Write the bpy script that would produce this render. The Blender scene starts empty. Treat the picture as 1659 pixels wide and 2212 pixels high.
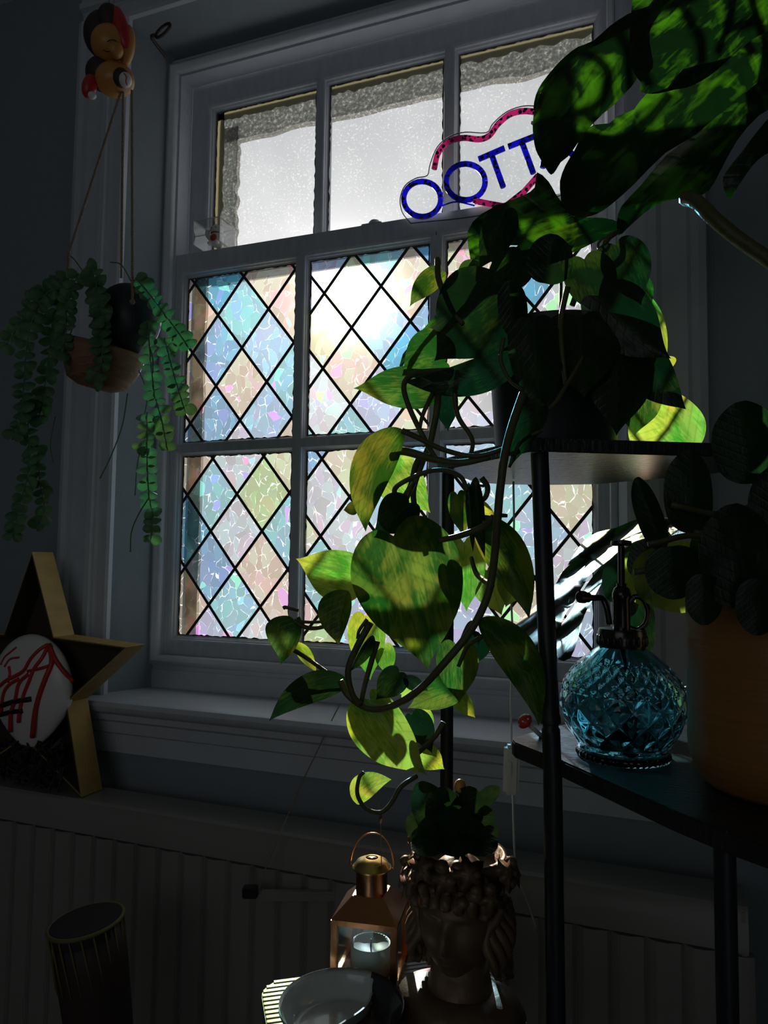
import bpy, bmesh, math, random
from mathutils import Vector, Matrix, Quaternion, noise
from mathutils.geometry import delaunay_2d_cdt
random.seed(7)
R = math.radians
sc = bpy.context.scene
COL = sc.collection

# ---------------------------------------------------------------- camera
YAW, PIT, ROL, F = R(-21.0), R(3.8), R(.76), 1600.0
W, H = 1659, 2212
CAM = Vector((0, -1.5, 1.4))
fw = Vector((math.sin(YAW)*math.cos(PIT), math.cos(YAW)*math.cos(PIT), math.sin(PIT)))
_r = Vector((math.cos(YAW), -math.sin(YAW), 0)); _u = _r.cross(fw)
rt = _r*math.cos(ROL) + _u*math.sin(ROL); up = -_r*math.sin(ROL) + _u*math.cos(ROL)
cd = bpy.data.cameras.new('camera'); cam = bpy.data.objects.new('camera', cd); COL.objects.link(cam)
M = Matrix((rt, up, -fw)).transposed().to_4x4(); M.translation = CAM
cam.matrix_world = M
cd.sensor_fit = 'VERTICAL'; cd.sensor_height = 36; cd.lens = 36*F/H
cd.clip_start = .02; cd.clip_end = 200
sc.camera = cam

def ray(px, py): return fw*F + rt*(px-W/2) - up*(py-H/2)
def D(px, py, d): return CAM + ray(px, py)*(d/F)           # a point seen at px,py at depth d metres
def atY(px, py, Y):
    r = ray(px, py); return CAM + r*((Y-CAM.y)/r.y)
def atZ(px, py, z):
    r = ray(px, py); return CAM + r*((z-CAM.z)/r.z)

# ---------------------------------------------------------------- light
SUN = ray(758, 632).normalized()
ld = bpy.data.lights.new('sun', 'SUN'); ld.energy = 11; ld.angle = R(.6); ld.color = (1, .93, .82)
lo = bpy.data.objects.new('sun', ld); COL.objects.link(lo); lo.rotation_euler = SUN.to_track_quat('Z', 'Y').to_euler()
lo.location = (-3, 6, 5)
sc.view_settings.view_transform = 'Standard'; sc.view_settings.look = 'None'
sc.view_settings.gamma = 1; sc.view_settings.use_curve_mapping = False
sc.view_settings.exposure = 0.0

class NT:
    """tiny node helper"""
    def __init__(s, tree): s.t = tree; s.n = tree.nodes; s.n.clear()
    def __call__(s, typ, ins=None, **kw):
        n = s.n.new(typ)
        for k, v in kw.items(): setattr(n, k, v)
        for k, v in (ins or {}).items():
            if hasattr(v, 'is_linked') or isinstance(v, bpy.types.NodeSocket): s.t.links.new(v, n.inputs[k])
            else: n.inputs[k].default_value = v
        return n
    def math(s, op, a, b=None, c=None, clamp=False):
        ins = {0: a}
        if b is not None: ins[1] = b
        if c is not None: ins[2] = c
        return s('ShaderNodeMath', ins, operation=op, use_clamp=clamp).outputs[0]
    def mix(s, f, a, b, bt='MIX'):
        n = s('ShaderNodeMix', {0: f, 6: a, 7: b}, data_type='RGBA', blend_type=bt); return n.outputs[2]
    def ramp(s, f, pts):
        n = s('ShaderNodeValToRGB', {0: f}); e = n.color_ramp.elements
        while len(e) < len(pts): e.new(.5)
        for el, (p, c) in zip(e, pts): el.position = p; el.color = c if len(c) == 4 else (*c, 1)
        return n.outputs[0]
    def out(s, sh): s('ShaderNodeOutputMaterial', {0: sh})

w = bpy.data.worlds.new('sky'); sc.world = w; w.use_nodes = True
N = NT(w.node_tree)
tc = N('ShaderNodeTexCoord').outputs['Generated']
nz = N('ShaderNodeTexNoise', {'Vector': tc, 'Scale': 3.2, 'Detail': 5.0, 'Roughness': .55}).outputs['Fac']
skyc = N.ramp(nz, [(.3, (.30, .31, .35)), (.5, (.42, .43, .47)), (.7, (.66, .665, .69))])
dt = N('ShaderNodeVectorMath', {0: tc, 1: tuple(SUN)}, operation='DOT_PRODUCT').outputs['Value']
dt = N.math('MAXIMUM', dt, 0.0)
g1 = N.math('MULTIPLY', N.math('POWER', dt, 1300.0), 9.0)
g2 = N.math('MULTIPLY', N.math('POWER', dt, 110.0), .55)
g3 = N.math('MULTIPLY', N.math('POWER', dt, 9.0), .05)
glow = N.math('ADD', N.math('ADD', g1, g2), g3)
gc = N('ShaderNodeVectorMath', {0: (1.0, .97, .93), 'Scale': glow}, operation='SCALE').outputs[0]
tot = N('ShaderNodeVectorMath', {0: skyc, 1: gc}, operation='ADD').outputs[0]
bg = N('ShaderNodeBackground', {'Color': tot, 'Strength': 1.0})
N('ShaderNodeOutputWorld', {0: bg.outputs[0]})
sc.cycles.use_denoising = True
sc.cycles.max_bounces = 14; sc.cycles.diffuse_bounces = 5; sc.cycles.transparent_max_bounces = 24
sc.cycles.sample_clamp_indirect = 4.0
sc.cycles.caustics_refractive = True

# ---------------------------------------------------------------- materials
def pbr(name, col, rough=.5, metal=0., var=.15, scale=12., bump=0., trans=0., ior=1.45, spec=.5, coat=0., stretch=(1, 1, 1)):
    m = bpy.data.materials.new(name); m.use_nodes = True; N = NT(m.node_tree)
    co = N('ShaderNodeTexCoord').outputs['Object']
    mp = N('ShaderNodeMapping', {0: co, 'Scale': stretch}).outputs[0]
    nz = N('ShaderNodeTexNoise', {'Vector': mp, 'Scale': scale, 'Detail': 4.0}).outputs['Fac']
    k = N.math('MULTIPLY_ADD', nz, var*2, 1-var)
    c = N('ShaderNodeVectorMath', {0: tuple(col), 'Scale': k}, operation='SCALE').outputs[0]
    p = N('ShaderNodeBsdfPrincipled', {'Base Color': c, 'Roughness': rough, 'Metallic': metal, 'Transmission Weight': trans, 'IOR': ior, 'Specular IOR Level': spec, 'Coat Weight': coat})
    if bump: 
        b = N('ShaderNodeBump', {'Height': nz, 'Strength': bump, 'Distance': .01}); N.t.links.new(b.outputs[0], p.inputs['Normal'])
    N.out(p.outputs[0]); return m

MAT = dict(
    wall=pbr('wall_paint', (.27, .31, .34), .75, var=.08, scale=40, bump=.06),
    trim=pbr('gloss_white_trim', (.56, .59, .64), .38, var=.1, scale=25, bump=.12),
    sash=pbr('sash_paint', (.54, .57, .62), .32, var=.16, scale=60, bump=.25, stretch=(1, 1, .3)),
    bead=pbr('window_putty', (.10, .09, .08), .8, var=.3, scale=80, bump=.4),
    ceil=pbr('ceiling_paint', (.55, .56, .56), .9),
    floor=pbr('floor_boards', (.16, .10, .06), .5, stretch=(1, 8, 1), var=.3),
    rad=pbr('radiator_enamel', (.27, .26, .235), .3, var=.05),
    came=pbr('lead_line', (.035, .028, .022), .6, var=.4, scale=200),
    black=pbr('black_metal', (.012, .013, .018), .42, var=.2),
    shelf=pbr('black_wood_shelf', (.02, .02, .022), .3, var=.5, scale=30, stretch=(2, 14, 2), bump=.35),
    pot=pbr('dark_pot', (.02, .022, .03), .45, var=.2),
    terra=pbr('ochre_pot', (.30, .13, .03), .45, var=.15, scale=30, stretch=(.3, .3, 8), bump=.1),
    soil=pbr('soil', (.03, .02, .015), .95, var=.5, scale=90, bump=.6),
    stem=pbr('green_stem', (.09, .085, .035), .5, var=.35, scale=60, bump=.3),
    rope=pbr('jute_rope', (.33, .24, .16), .9, var=.4, scale=300, bump=.5),
    wood=pbr('bark_wood', (.24, .13, .07), .7, var=.4, scale=30, stretch=(1, 1, 6), bump=.5),
    starw=pbr('honey_wood', (.46, .30, .09), .6, var=.3, scale=20, stretch=(6, 1, 1)),
    starb=pbr('dark_star_lining', (.06, .045, .03), .8),
    white=pbr('white_plastic', (.72, .72, .68), .4, var=.05),
    egg=pbr('white_glaze', (.78, .76, .72), .3, var=.04),
    red=pbr('red_paint', (.50, .03, .03), .35, var=.15),
    orange=pbr('orange_glaze', (.55, .25, .06), .35, var=.12),
    dark=pbr('dark_brown', (.045, .03, .025), .6, var=.3),
    copper=pbr('copper_metal', (.50, .22, .10), .3, metal=1., var=.2, scale=60, bump=.05),
    brass=pbr('brass_metal', (.75, .52, .18), .28, metal=1., var=.2, scale=50),
    bronze=pbr('bronze_resin', (.16, .10, .06), .45, metal=.3, var=.5, scale=30, bump=.3),
    wax=pbr('grey_wax', (.45, .50, .47), .5, var=.05),
    table=pbr('grey_table_top', (.22, .22, .23), .35, var=.1),
    dishw=pbr('cream_dish_glaze', (.48, .52, .49), .18, var=.15, scale=60, coat=.5),
    dishb=pbr('black_dish_glaze', (.03, .03, .03), .15, coat=.5),
    hide=pbr('drum_skin', (.02, .017, .015), .7),
    lace=pbr('gold_lacing', (.16, .13, .04), .7),
    timber=pbr('outer_timber', (.48, .44, .34), .8, var=.15, bump=.3),
    stone=pbr('outer_render', (.30, .32, .33), .95, var=.7, scale=260, bump=.8),
    sprayer=pbr('gunmetal_cap', (.05, .045, .045), .22, metal=.7, var=.1),
    cream=pbr('cream_flaking_paint', (.62, .58, .46), .8, var=.2, scale=60),
)

def leafmat(name, dark, light, tl, patch=.5, var_scale=18., tw=.55, rough=.3, veins=.5, spec=.5, vb=1.0):
    """reflecting dark green with a translucent body; UV.x runs along the midrib, UV.y across"""
    m = bpy.data.materials.new(name); m.use_nodes = True; N = NT(m.node_tree)
    uv = N('ShaderNodeUVMap').outputs[0]
    pos = N('ShaderNodeNewGeometry').outputs['Position']
    sx = N('ShaderNodeSeparateXYZ', {0: uv}); u, v = sx.outputs[0], sx.outputs[1]
    av = N.math('ABSOLUTE', v)
    # lateral veins curve forward from the midrib
    ph = N.math('SUBTRACT', N.math('MULTIPLY', u, 52.0), N.math('MULTIPLY', av, 34.0))
    vein = N.math('POWER', N.math('MULTIPLY_ADD', N.math('SINE', ph), .5, .5), 10.0)
    mid = N.math('SUBTRACT', 1.0, N.math('MULTIPLY', av, 28.0), clamp=True)
    mp = N('ShaderNodeMapping', {0: pos, 'Scale': (1, 1, 1)}).outputs[0]
    n1 = N('ShaderNodeTexNoise', {'Vector': mp, 'Scale': var_scale, 'Detail': 4.0, 'Distortion': 1.2}).outputs['Fac']
    st = N('ShaderNodeMapping', {0: uv, 'Scale': (2.0, 11.0, 1.0)}).outputs[0]
    n2 = N('ShaderNodeTexNoise', {'Vector': st, 'Scale': 2.5, 'Detail': 3.0, 'Distortion': .8}).outputs['Fac']
    k = N.math('ADD', N.math('MULTIPLY', n1, .68), N.math('MULTIPLY', n2, .32))
    f = N.ramp(k, [(.56-.22*patch, (0, 0, 0)), (.70-.22*patch, (1, 1, 1))])
    c = N.mix(f, (*dark, 1), (*light, 1))
    tcx = N.mix(f, (*tl[0], 1), (*tl[1], 1))
    vs = N.math('MULTIPLY', N.math('MAXIMUM', N.math('MULTIPLY', vein, .5), mid), veins)
    c = N.mix(vs, c, (light[0]*1.5, light[1]*1.5, light[2]*1.5, 1))
    tcx = N.mix(vs, tcx, (tl[0][0]*.5, tl[0][1]*.5, tl[0][2]*.5, 1))
    bmp = N('ShaderNodeBump', {'Height': N.math('ADD', N.math('MULTIPLY', vein, vb), N.math('MULTIPLY', n2, 1.5)), 'Strength': .15, 'Distance': .003}).outputs[0]
    p = N('ShaderNodeBsdfPrincipled', {'Base Color': c, 'Roughness': rough, 'Specular IOR Level': spec, 'Normal': bmp})
    t = N('ShaderNodeBsdfTranslucent', {0: tcx})
    mx = N('ShaderNodeMixShader', {0: tw, 1: p.outputs[0], 2: t.outputs[0]})
    N.out(mx.outputs[0]); return m
LEAF = dict(
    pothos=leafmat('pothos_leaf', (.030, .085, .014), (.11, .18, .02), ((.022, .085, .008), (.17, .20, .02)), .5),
    shaded_pothos=leafmat('shaded_pothos_leaf', (.02, .05, .02), (.05, .10, .02), ((.003, .014, .004), (.018, .04, .006)), .3),  # pothos copy with the shade round the pot painted into its colours
    bright=leafmat('sunlit_pothos_leaf', (.05, .12, .01), (.2, .28, .03), ((.13, .33, .02), (.50, .56, .06)), .7),  # pothos copy with sunlight painted in as paler yellow-green
    monstera=leafmat('monstera_leaf', (.012, .035, .012), (.02, .05, .015), ((.002, .010, .002), (.035, .14, .003)), .3, 14.),  # paler translucent patches stand in for dappled sunlight
    gloss=leafmat('glossy_monstera_leaf', (.02, .04, .022), (.025, .05, .02), ((.01, .05, .01), (.02, .07, .01)), .3, 9., tw=.1, rough=.30, veins=0., spec=.035, vb=0.),
    round=leafmat('round_leaf', (.015, .035, .015), (.02, .045, .015), ((.006, .025, .006), (.015, .05, .006)), .4),
    euca=leafmat('eucalyptus_leaf', (.05, .13, .06), (.09, .20, .09), ((.04, .12, .04), (.08, .2, .05)), .5, tw=.25, rough=.5),
    kal=leafmat('planter_leaf', (.02, .05, .02), (.03, .07, .02), ((.008, .025, .008), (.015, .04, .01)), .4, tw=.25),
)

def film(name, tile, haze=.05, lines=.24):
    """one tinted tile of facetted prismatic window film: clear tint, hazy body, bright facet edges, a few coloured facets"""
    m = bpy.data.materials.new(name); m.use_nodes = True; N = NT(m.node_tree)
    pos = N('ShaderNodeNewGeometry').outputs['Position']
    wob = N('ShaderNodeTexNoise', {'Vector': pos, 'Scale': 16.0, 'Detail': 1.0}).outputs['Color']
    w2 = N('ShaderNodeVectorMath', {0: wob, 'Scale': .055}, operation='SCALE').outputs[0]
    p = N('ShaderNodeVectorMath', {0: pos, 1: w2}, operation='ADD').outputs[0]
    p = N('ShaderNodeMapping', {0: p, 'Scale': (48, 1, 34), 'Rotation': (0, .5, 0)}).outputs[0]
    ve = N('ShaderNodeTexVoronoi', {'Vector': p, 'Scale': 1.0}, feature='DISTANCE_TO_EDGE').outputs['Distance']
    vc = N('ShaderNodeTexVoronoi', {'Vector': p, 'Scale': 1.0}, feature='F1').outputs['Color']
    s = N('ShaderNodeSeparateColor', {0: vc}); r1, r2, r3 = s.outputs
    brk = N('ShaderNodeTexNoise', {'Vector': pos, 'Scale': 60.0, 'Detail': 2.0}).outputs['Fac']
    wid = N.math('MULTIPLY', N.math('SUBTRACT', brk, .455, clamp=True), .16)
    line = N.math('LESS_THAN', ve, wid)
    sparse = N.math('GREATER_THAN', r1, .93)
    hue = N('ShaderNodeCombineColor', {0: N.math('FRACT', N.math('MULTIPLY_ADD', r2, .75, .22)), 1: .62, 2: 1.0}, mode='HSV').outputs[0]
    hue2 = N('ShaderNodeCombineColor', {0: N.math('FRACT', N.math('MULTIPLY_ADD', N.math('POWER', r2, 2.5), .55, .46)), 1: N.math('MULTIPLY', r3, .42), 2: 1.0}, mode='HSV').outputs[0]
    body = N.mix(.7, (*tile, 1), hue2, 'MULTIPLY')
    body = N('ShaderNodeVectorMath', {0: body, 'Scale': N.math('MULTIPLY_ADD', r3, .5, .68)}, operation='SCALE').outputs[0]
    dust = N('ShaderNodeTexNoise', {'Vector': pos, 'Scale': 420.0, 'Detail': 2.0}).outputs['Fac']
    hz = N.math('MULTIPLY', haze, N.math('MULTIPLY_ADD', dust, .8, .6))
    fac = N.math('ADD', hz, N.math('ADD', N.math('MULTIPLY', line, lines), N.math('MULTIPLY', sparse, .12)), clamp=True)
    tcol = N.mix(sparse, N.mix(line, N.mix(.55, (.92, .88, .82, 1), (*tile, 1)), (1, 1, 1, 1)), hue)
    tr = N('ShaderNodeBsdfTransparent', {0: body}); tl = N('ShaderNodeBsdfTranslucent', {0: tcol})
    mx = N('ShaderNodeMixShader', {0: fac, 1: tr.outputs[0], 2: tl.outputs[0]})
    gl = N('ShaderNodeBsdfGlossy', {'Roughness': .12})
    mx2 = N('ShaderNodeMixShader', {0: .03, 1: mx.outputs[0], 2: gl.outputs[0]})
    N.out(mx2.outputs[0]); return m
TINT = dict(grey=(.86, .88, .90), clear=(1, 1, 1), beige=(.98, .80, .62), cyan=(.16, .62, .88), blue=(.38, .68, .95), teal=(.40, .80, .84),
            green=(.72, .92, .42), lilac=(.70, .76, 1.0), gold=(.98, .92, .60), sky=(.55, .80, 1.0))
FILM = {k: film('film_'+k, v, .06 if k in ('cyan', 'blue') else .085) for k, v in TINT.items()}

def glassm():
    m = bpy.data.materials.new('rain_marked_glass'); m.use_nodes = True; N = NT(m.node_tree)
    pos = N('ShaderNodeNewGeometry').outputs['Position']
    d = N('ShaderNodeTexNoise', {'Vector': pos, 'Scale': 170.0, 'Detail': 3.0}).outputs['Fac']
    cl = N('ShaderNodeTexNoise', {'Vector': pos, 'Scale': 7.0, 'Detail': 3.0}).outputs['Fac']
    spot = N.math('GREATER_THAN', N.math('MULTIPLY_ADD', cl, .22, d), .735)
    vo = N('ShaderNodeTexVoronoi', {'Vector': pos, 'Scale': 130.0}).outputs['Distance']
    drop = N.math('MULTIPLY', N.math('LESS_THAN', vo, .16), N.math('GREATER_THAN', cl, .47))
    fac = N.math('ADD', .05, N.math('ADD', N.math('MULTIPLY', spot, .07), N.math('MULTIPLY', drop, .10)))
    tr = N('ShaderNodeBsdfTransparent', {0: (.96, .98, .97, 1)}); tl = N('ShaderNodeBsdfTranslucent', {0: (.9, .9, .88, 1)})
    mx = N('ShaderNodeMixShader', {0: fac, 1: tr.outputs[0], 2: tl.outputs[0]})
    gl = N('ShaderNodeBsdfGlossy', {'Roughness': .05})
    mx2 = N('ShaderNodeMixShader', {0: .04, 1: mx.outputs[0], 2: gl.outputs[0]})
    N.out(mx2.outputs[0]); return m
MAT['glass'] = glassm()
def clearm(name, col=(.97, .98, .98), f=.10, tl=0.0):
    m = bpy.data.materials.new(name); m.use_nodes = True; N = NT(m.node_tree)
    tr = N('ShaderNodeBsdfTransparent', {0: (*col, 1)}); gl = N('ShaderNodeBsdfGlossy', {'Roughness': .04})
    fr = N('ShaderNodeLayerWeight', {'Blend': .25}).outputs['Fresnel']
    mx = N('ShaderNodeMixShader', {0: N.math('ADD', f*.3, N.math('MULTIPLY', fr, .4), clamp=True), 1: tr.outputs[0], 2: gl.outputs[0]})
    N.out(mx.outputs[0]); return m
MAT['acrylic'] = clearm('clear_acrylic')
def tubem(name, col):
    m = bpy.data.materials.new(name); m.use_nodes = True; N = NT(m.node_tree)
    pos = N('ShaderNodeNewGeometry').outputs['Position']
    v = N('ShaderNodeTexVoronoi', {'Vector': pos, 'Scale': 110.0}).outputs['Distance']
    dash = N.math('LESS_THAN', v, .42)
    p = N('ShaderNodeBsdfPrincipled', {'Base Color': N.mix(dash, (*col, 1), (.01, .01, .03, 1)), 'Roughness': .3})
    t = N('ShaderNodeBsdfTranslucent', {0: (*[c**.7 for c in col], 1)})
    mx = N('ShaderNodeMixShader', {0: N.math('MULTIPLY', N.math('SUBTRACT', 1.0, dash), .75), 1: p.outputs[0], 2: t.outputs[0]})
    N.out(mx.outputs[0]); return m
MAT['bluetube'] = tubem('blue_silicone_tube', (.03, .03, .75)); MAT['pinktube'] = tubem('pink_silicone_tube', (.65, .06, .28))
MAT['bglass'] = pbr('aqua_glass', (.26, .60, .66), .03, var=.0, trans=1.0, ior=1.42)
MAT['lglass'] = clearm('lantern_glass', (.9, .95, .93), .15)

# ---------------------------------------------------------------- mesh helpers
def mesh(name, V, Fc, smooth=False):
    me = bpy.data.meshes.new(name); me.from_pydata([tuple(v) for v in V], [], Fc); me.validate()
    bm = bmesh.new(); bm.from_mesh(me); bmesh.ops.recalc_face_normals(bm, faces=bm.faces); bm.to_mesh(me); bm.free()
    if smooth: me.polygons.foreach_set('use_smooth', [True]*len(me.polygons))
    return me
def obj(name, me, m, parent=None, **props):
    o = bpy.data.objects.new(name, me); COL.objects.link(o)
    if m is not None and not me.materials: me.materials.append(m)
    if parent is not None:
        o.parent = parent; o.matrix_parent_inverse = Matrix.Translation(-root_of(parent).location) if parent.type == 'EMPTY' else Matrix()
    for k, v in props.items(): o[k] = v
    return o
def root_of(p): return p
def thing(name, label, cat, loc, group=None, kind=None):
    o = bpy.data.objects.new(name, None); COL.objects.link(o); o.location = loc; o.empty_display_size = .02
    if label: o['label'] = label
    if cat: o['category'] = cat
    if group: o['group'] = group
    if kind: o['kind'] = kind
    return o
class B:
    def __init__(s): s.V = []; s.F = []
    def add(s, V, Fc):
        k = len(s.V); s.V += [Vector(v) for v in V]; s.F += [tuple(i+k for i in f) for f in Fc]; return s
    def box(s, x0, x1, y0, y1, z0, z1):
        v = [(x, y, z) for x in (x0, x1) for y in (y0, y1) for z in (z0, z1)]
        return s.add(v, [(0, 1, 3, 2), (4, 6, 7, 5), (0, 4, 5, 1), (2, 3, 7, 6), (0, 2, 6, 4), (1, 5, 7, 3)])
    def tube(s, P, r, n=8, cap=True):
        P = [Vector(p) for p in P]; m = len(P)
        rr = r if hasattr(r, '__len__') else [r]*m
        T = [(P[min(i+1, m-1)]-P[max(i-1, 0)]).normalized() for i in range(m)]
        a = T[0].orthogonal().normalized(); V = []
        for i in range(m):
            a = (a-T[i]*a.dot(T[i])).normalized(); b = T[i].cross(a)
            for k in range(n):
                t = 2*math.pi*k/n; V.append(P[i]+(a*math.cos(t)+b*math.sin(t))*rr[i])
        Fc = [(i*n+k, i*n+(k+1) % n, (i+1)*n+(k+1) % n, (i+1)*n+k) for i in range(m-1) for k in range(n)]
        if cap: Fc += [tuple(range(n))[::-1], tuple(range((m-1)*n, m*n))]
        return s.add(V, Fc)
    def lathe(s, prof, c=(0, 0, 0), n=32, axis=None, closed=False):
        c = Vector(c); q = Quaternion() if axis is None else Vector(axis).to_track_quat('Z', 'Y')
        V = [c+q @ Vector((r*math.cos(2*math.pi*k/n), r*math.sin(2*math.pi*k/n), z)) for r, z in prof for k in range(n)]
        m = len(prof)
        Fc = [(i*n+k, i*n+(k+1) % n, (i+1)*n+(k+1) % n, (i+1)*n+k) for i in range(m-1) for k in range(n)]
        if closed: Fc += [((m-1)*n+k, (m-1)*n+(k+1) % n, (k+1) % n, k) for k in range(n)]
        else:
            if prof[0][0] > 1e-5: Fc.append(tuple(range(n))[::-1])
            if prof[-1][0] > 1e-5: Fc.append(tuple(range((m-1)*n, m*n)))
        return s.add(V, Fc)
    def ball(s, c, r, n=12, m=8, q=None):
        r = Vector(r) if hasattr(r, '__len__') else Vector((r, r, r)); c = Vector(c); q = q or Quaternion(); V = []
        for i in range(m+1):
            a = math.pi*i/m
            for k in range(n):
                b = 2*math.pi*k/n
                V.append(c+q @ Vector((r.x*math.sin(a)*math.cos(b), r.y*math.sin(a)*math.sin(b), r.z*math.cos(a))))
        return s.add(V, [(i*n+k, i*n+(k+1) % n, (i+1)*n+(k+1) % n, (i+1)*n+k) for i in range(m) for k in range(n)])
    def prism(s, pts, z0, z1):
        n = len(pts); V = [(x, y, z0) for x, y in pts]+[(x, y, z1) for x, y in pts]
        return s.add(V, [tuple(range(n))[::-1], tuple(range(n, 2*n))]+[(i, (i+1) % n, n+(i+1) % n, n+i) for i in range(n)])
    def prismY(s, pts, y0, y1):
        n = len(pts); V = [(x, y0, z) for x, z in pts]+[(x, y1, z) for x, z in pts]
        return s.add(V, [tuple(range(n))[::-1], tuple(range(n, 2*n))]+[(i, (i+1) % n, n+(i+1) % n, n+i) for i in range(n)])
    def ring(s, x0, x1, z0, z1, prof):
        """sweep a profile [(outward offset, y)] round a rectangle with mitred corners"""
        V = []; m = len(prof)
        for o, y in prof: V += [(x0-o, y, z0-o), (x1+o, y, z0-o), (x1+o, y, z1+o), (x0-o, y, z1+o)]
        return s.add(V, [(i*4+k, i*4+(k+1) % 4, ((i+1) % m)*4+(k+1) % 4, ((i+1) % m)*4+k) for i in range(m) for k in range(4)])
    def me(s, name, smooth=False, bevel=0, sub=0, weld=True):
        me = bpy.data.meshes.new(name); me.from_pydata([tuple(v) for v in s.V], [], s.F)
        bm = bmesh.new(); bm.from_mesh(me)
        if weld: bmesh.ops.remove_doubles(bm, verts=bm.verts, dist=1e-6)
        if bevel: bmesh.ops.bevel(bm, geom=list(bm.edges), offset=bevel, segments=2, affect='EDGES', clamp_overlap=True)
        bmesh.ops.recalc_face_normals(bm, faces=bm.faces); bm.to_mesh(me); bm.free()
        if smooth: me.polygons.foreach_set('use_smooth', [True]*len(me.polygons))
        return me
def spl(P, n=6):
    P = [Vector(p) for p in P]
    if len(P) < 3: return P
    Q = [P[0]*2-P[1]]+P+[P[-1]*2-P[-2]]; out = []
    for i in range(1, len(Q)-2):
        a, b, c, d = Q[i-1:i+3]
        for k in range(n):
            t = k/n; out.append(.5*((2*b)+(c-a)*t+(2*a-5*b+4*c-d)*t*t+(3*b-a-3*c+d)*t**3))
    return out+[P[-1]]
def autosm(o, ang=35):
    for p in o.data.polygons: p.use_smooth = True
    try: o.data.set_sharp_from_angle(angle=R(ang))
    except Exception: pass
    return o

# ================================================================ the room
X0, X1 = -1.10, -.135                    # lower glazing
YW = -.15                                # wall face
LX, RX, TZ = -1.165, -.075, 2.665        # opening in the wall
SZ = 1.095                               # sill top
RL, RR, RY, RZ = -2.1, 1.25, -3.2, 2.95
def struct(name, b, m, **k):
    o = obj(name, b.me(name, **k), m); o['kind'] = 'structure'; return o
b = B()
b.box(RL, LX-.03, YW, YW+.25, 0, RZ); b.box(RX+.03, RR, YW, YW+.25, 0, RZ)
b.box(LX-.03, RX+.03, YW, YW+.25, TZ+.02, RZ); b.box(LX-.03, RX+.03, YW, YW+.25, 0, SZ-.03)
wb = struct('wall_back', b, MAT['wall'])
struct('wall_left', B().box(RL-.1, RL, RY, YW+.25, 0, RZ), MAT['wall'])
struct('wall_right', B().box(RR, RR+.1, RY, YW+.25, 0, RZ), MAT['wall'])
b = B()   # opening added to the unseen wall behind the camera, for daylight fill
b.box(RL-.1, -1.3, RY-.1, RY, 0, RZ).box(.3, RR+.1, RY-.1, RY, 0, RZ).box(-1.3, .3, RY-.1, RY, 0, 1.4).box(-1.3, .3, RY-.1, RY, 2.4, RZ)
struct('wall_front', b, MAT['wall'])
for loc_, sx, sy, rx in (((-.62, .12, 1.9), 1.1, 1.6, 90), ((-.5, RY-.12, 1.9), 1.6, 1.0, -90)):
    pl = bpy.data.lights.new('portal', 'AREA'); pl.shape = 'RECTANGLE'; pl.size = sx; pl.size_y = sy; pl.cycles.is_portal = True
    po = bpy.data.objects.new('portal', pl); COL.objects.link(po); po.location = loc_; po.rotation_euler = (R(-rx), 0, 0)
struct('floor', B().box(RL-.1, RR+.1, RY-.1, YW+.25, -.1, 0), MAT['floor'])
struct('ceiling', B().box(RL-.1, RR+.1, RY-.1, YW+.25, RZ, RZ+.1), MAT['ceil'])

# window: box frame, reveal lining and beads
win = thing('window_1', 'painted three-light sash window with prismatic diamond film in its lower sash', None, (-.62, 0, SZ), kind='structure')
b = B()   # reveal lining (the splayed sides and head)
b.prism([(LX-.03, YW), (LX+.018, -.03), (LX+.018, .095), (LX-.03, .095)], SZ-.02, TZ+.02)
b.prism([(RX+.03, YW), (RX-.018, -.03), (RX-.018, .095), (RX+.03, .095)], SZ-.02, TZ+.02)
b.add([(LX-.03, YW, TZ+.02), (RX+.03, YW, TZ+.02), (RX+.03, YW, TZ+.012), (LX-.03, YW, TZ+.012), (LX-.03, .095, TZ+.02), (RX+.03, .095, TZ+.02), (RX+.03, .095, TZ-.028), (LX-.03, .095, TZ-.028)],
      [(0, 1, 2, 3), (4, 7, 6, 5), (0, 4, 5, 1), (3, 2, 6, 7), (0, 3, 7, 4), (1, 5, 6, 2)])
obj('reveal_lining', b.me('reveal_lining'), MAT['wall'], win)
o = obj('staff_bead', B().ring(-1.132, -.103, 1.172, 2.612, [(0, .0), (0, -.030), (.004, -.041), (.012, -.046), (.02, -.042), (.024, -.033), (.034, -.031), (.036, 0)]).me('staff_bead'), MAT['trim'], win); autosm(o, 50)
obj('lower_lining', B().box(LX+.0, RX-.0, -.034, 0, SZ, 1.14).me('lower_lining', bevel=.002), MAT['trim'], win)
obj('parting_bead', B().ring(-1.127, -.108, 1.172, 2.607, [(0, -.022), (0, .026), (.01, .026), (.01, -.022)]).me('parting_bead'), MAT['trim'], win)

cols = [(-1.10, -.80), (-.765, -.475), (-.438, -.135)]
def mould(y):   # putty edge and stepped ovolo in front of a pane whose glass lies at y
    return [(0, y+.004), (0, y-.004), (.0035, y-.006), (.0045, y-.010), (.008, y-.0125), (.009, y-.016), (.0145, y-.0195), (.0175, y-.0200), (.0175, y+.004)]
def sash_mesh(name, cols, rows, ox0, ox1, oz0, oz1, y, extra=0):
    """one sash: mouldings round every light, joined by flat stiles, rails and bars"""
    out = []
    b = B()
    for c in cols:
        for r in rows: b.ring(c[0], c[1], r[0], r[1], mould(y))
    f0, f1 = y-.0195, y+.028
    b.box(ox0, cols[0][0]-.0170, f0, f1, oz0, oz1); b.box(cols[-1][1]+.0170, ox1, f0, f1, oz0, oz1)
    b.box(cols[0][0]-.0170, cols[-1][1]+.0170, f0, f1, oz0, rows[0][0]-.0165); b.box(cols[0][0]-.0170, cols[-1][1]+.0170, f0, f1, rows[-1][1]+.0165, oz1)
    return b
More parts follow.
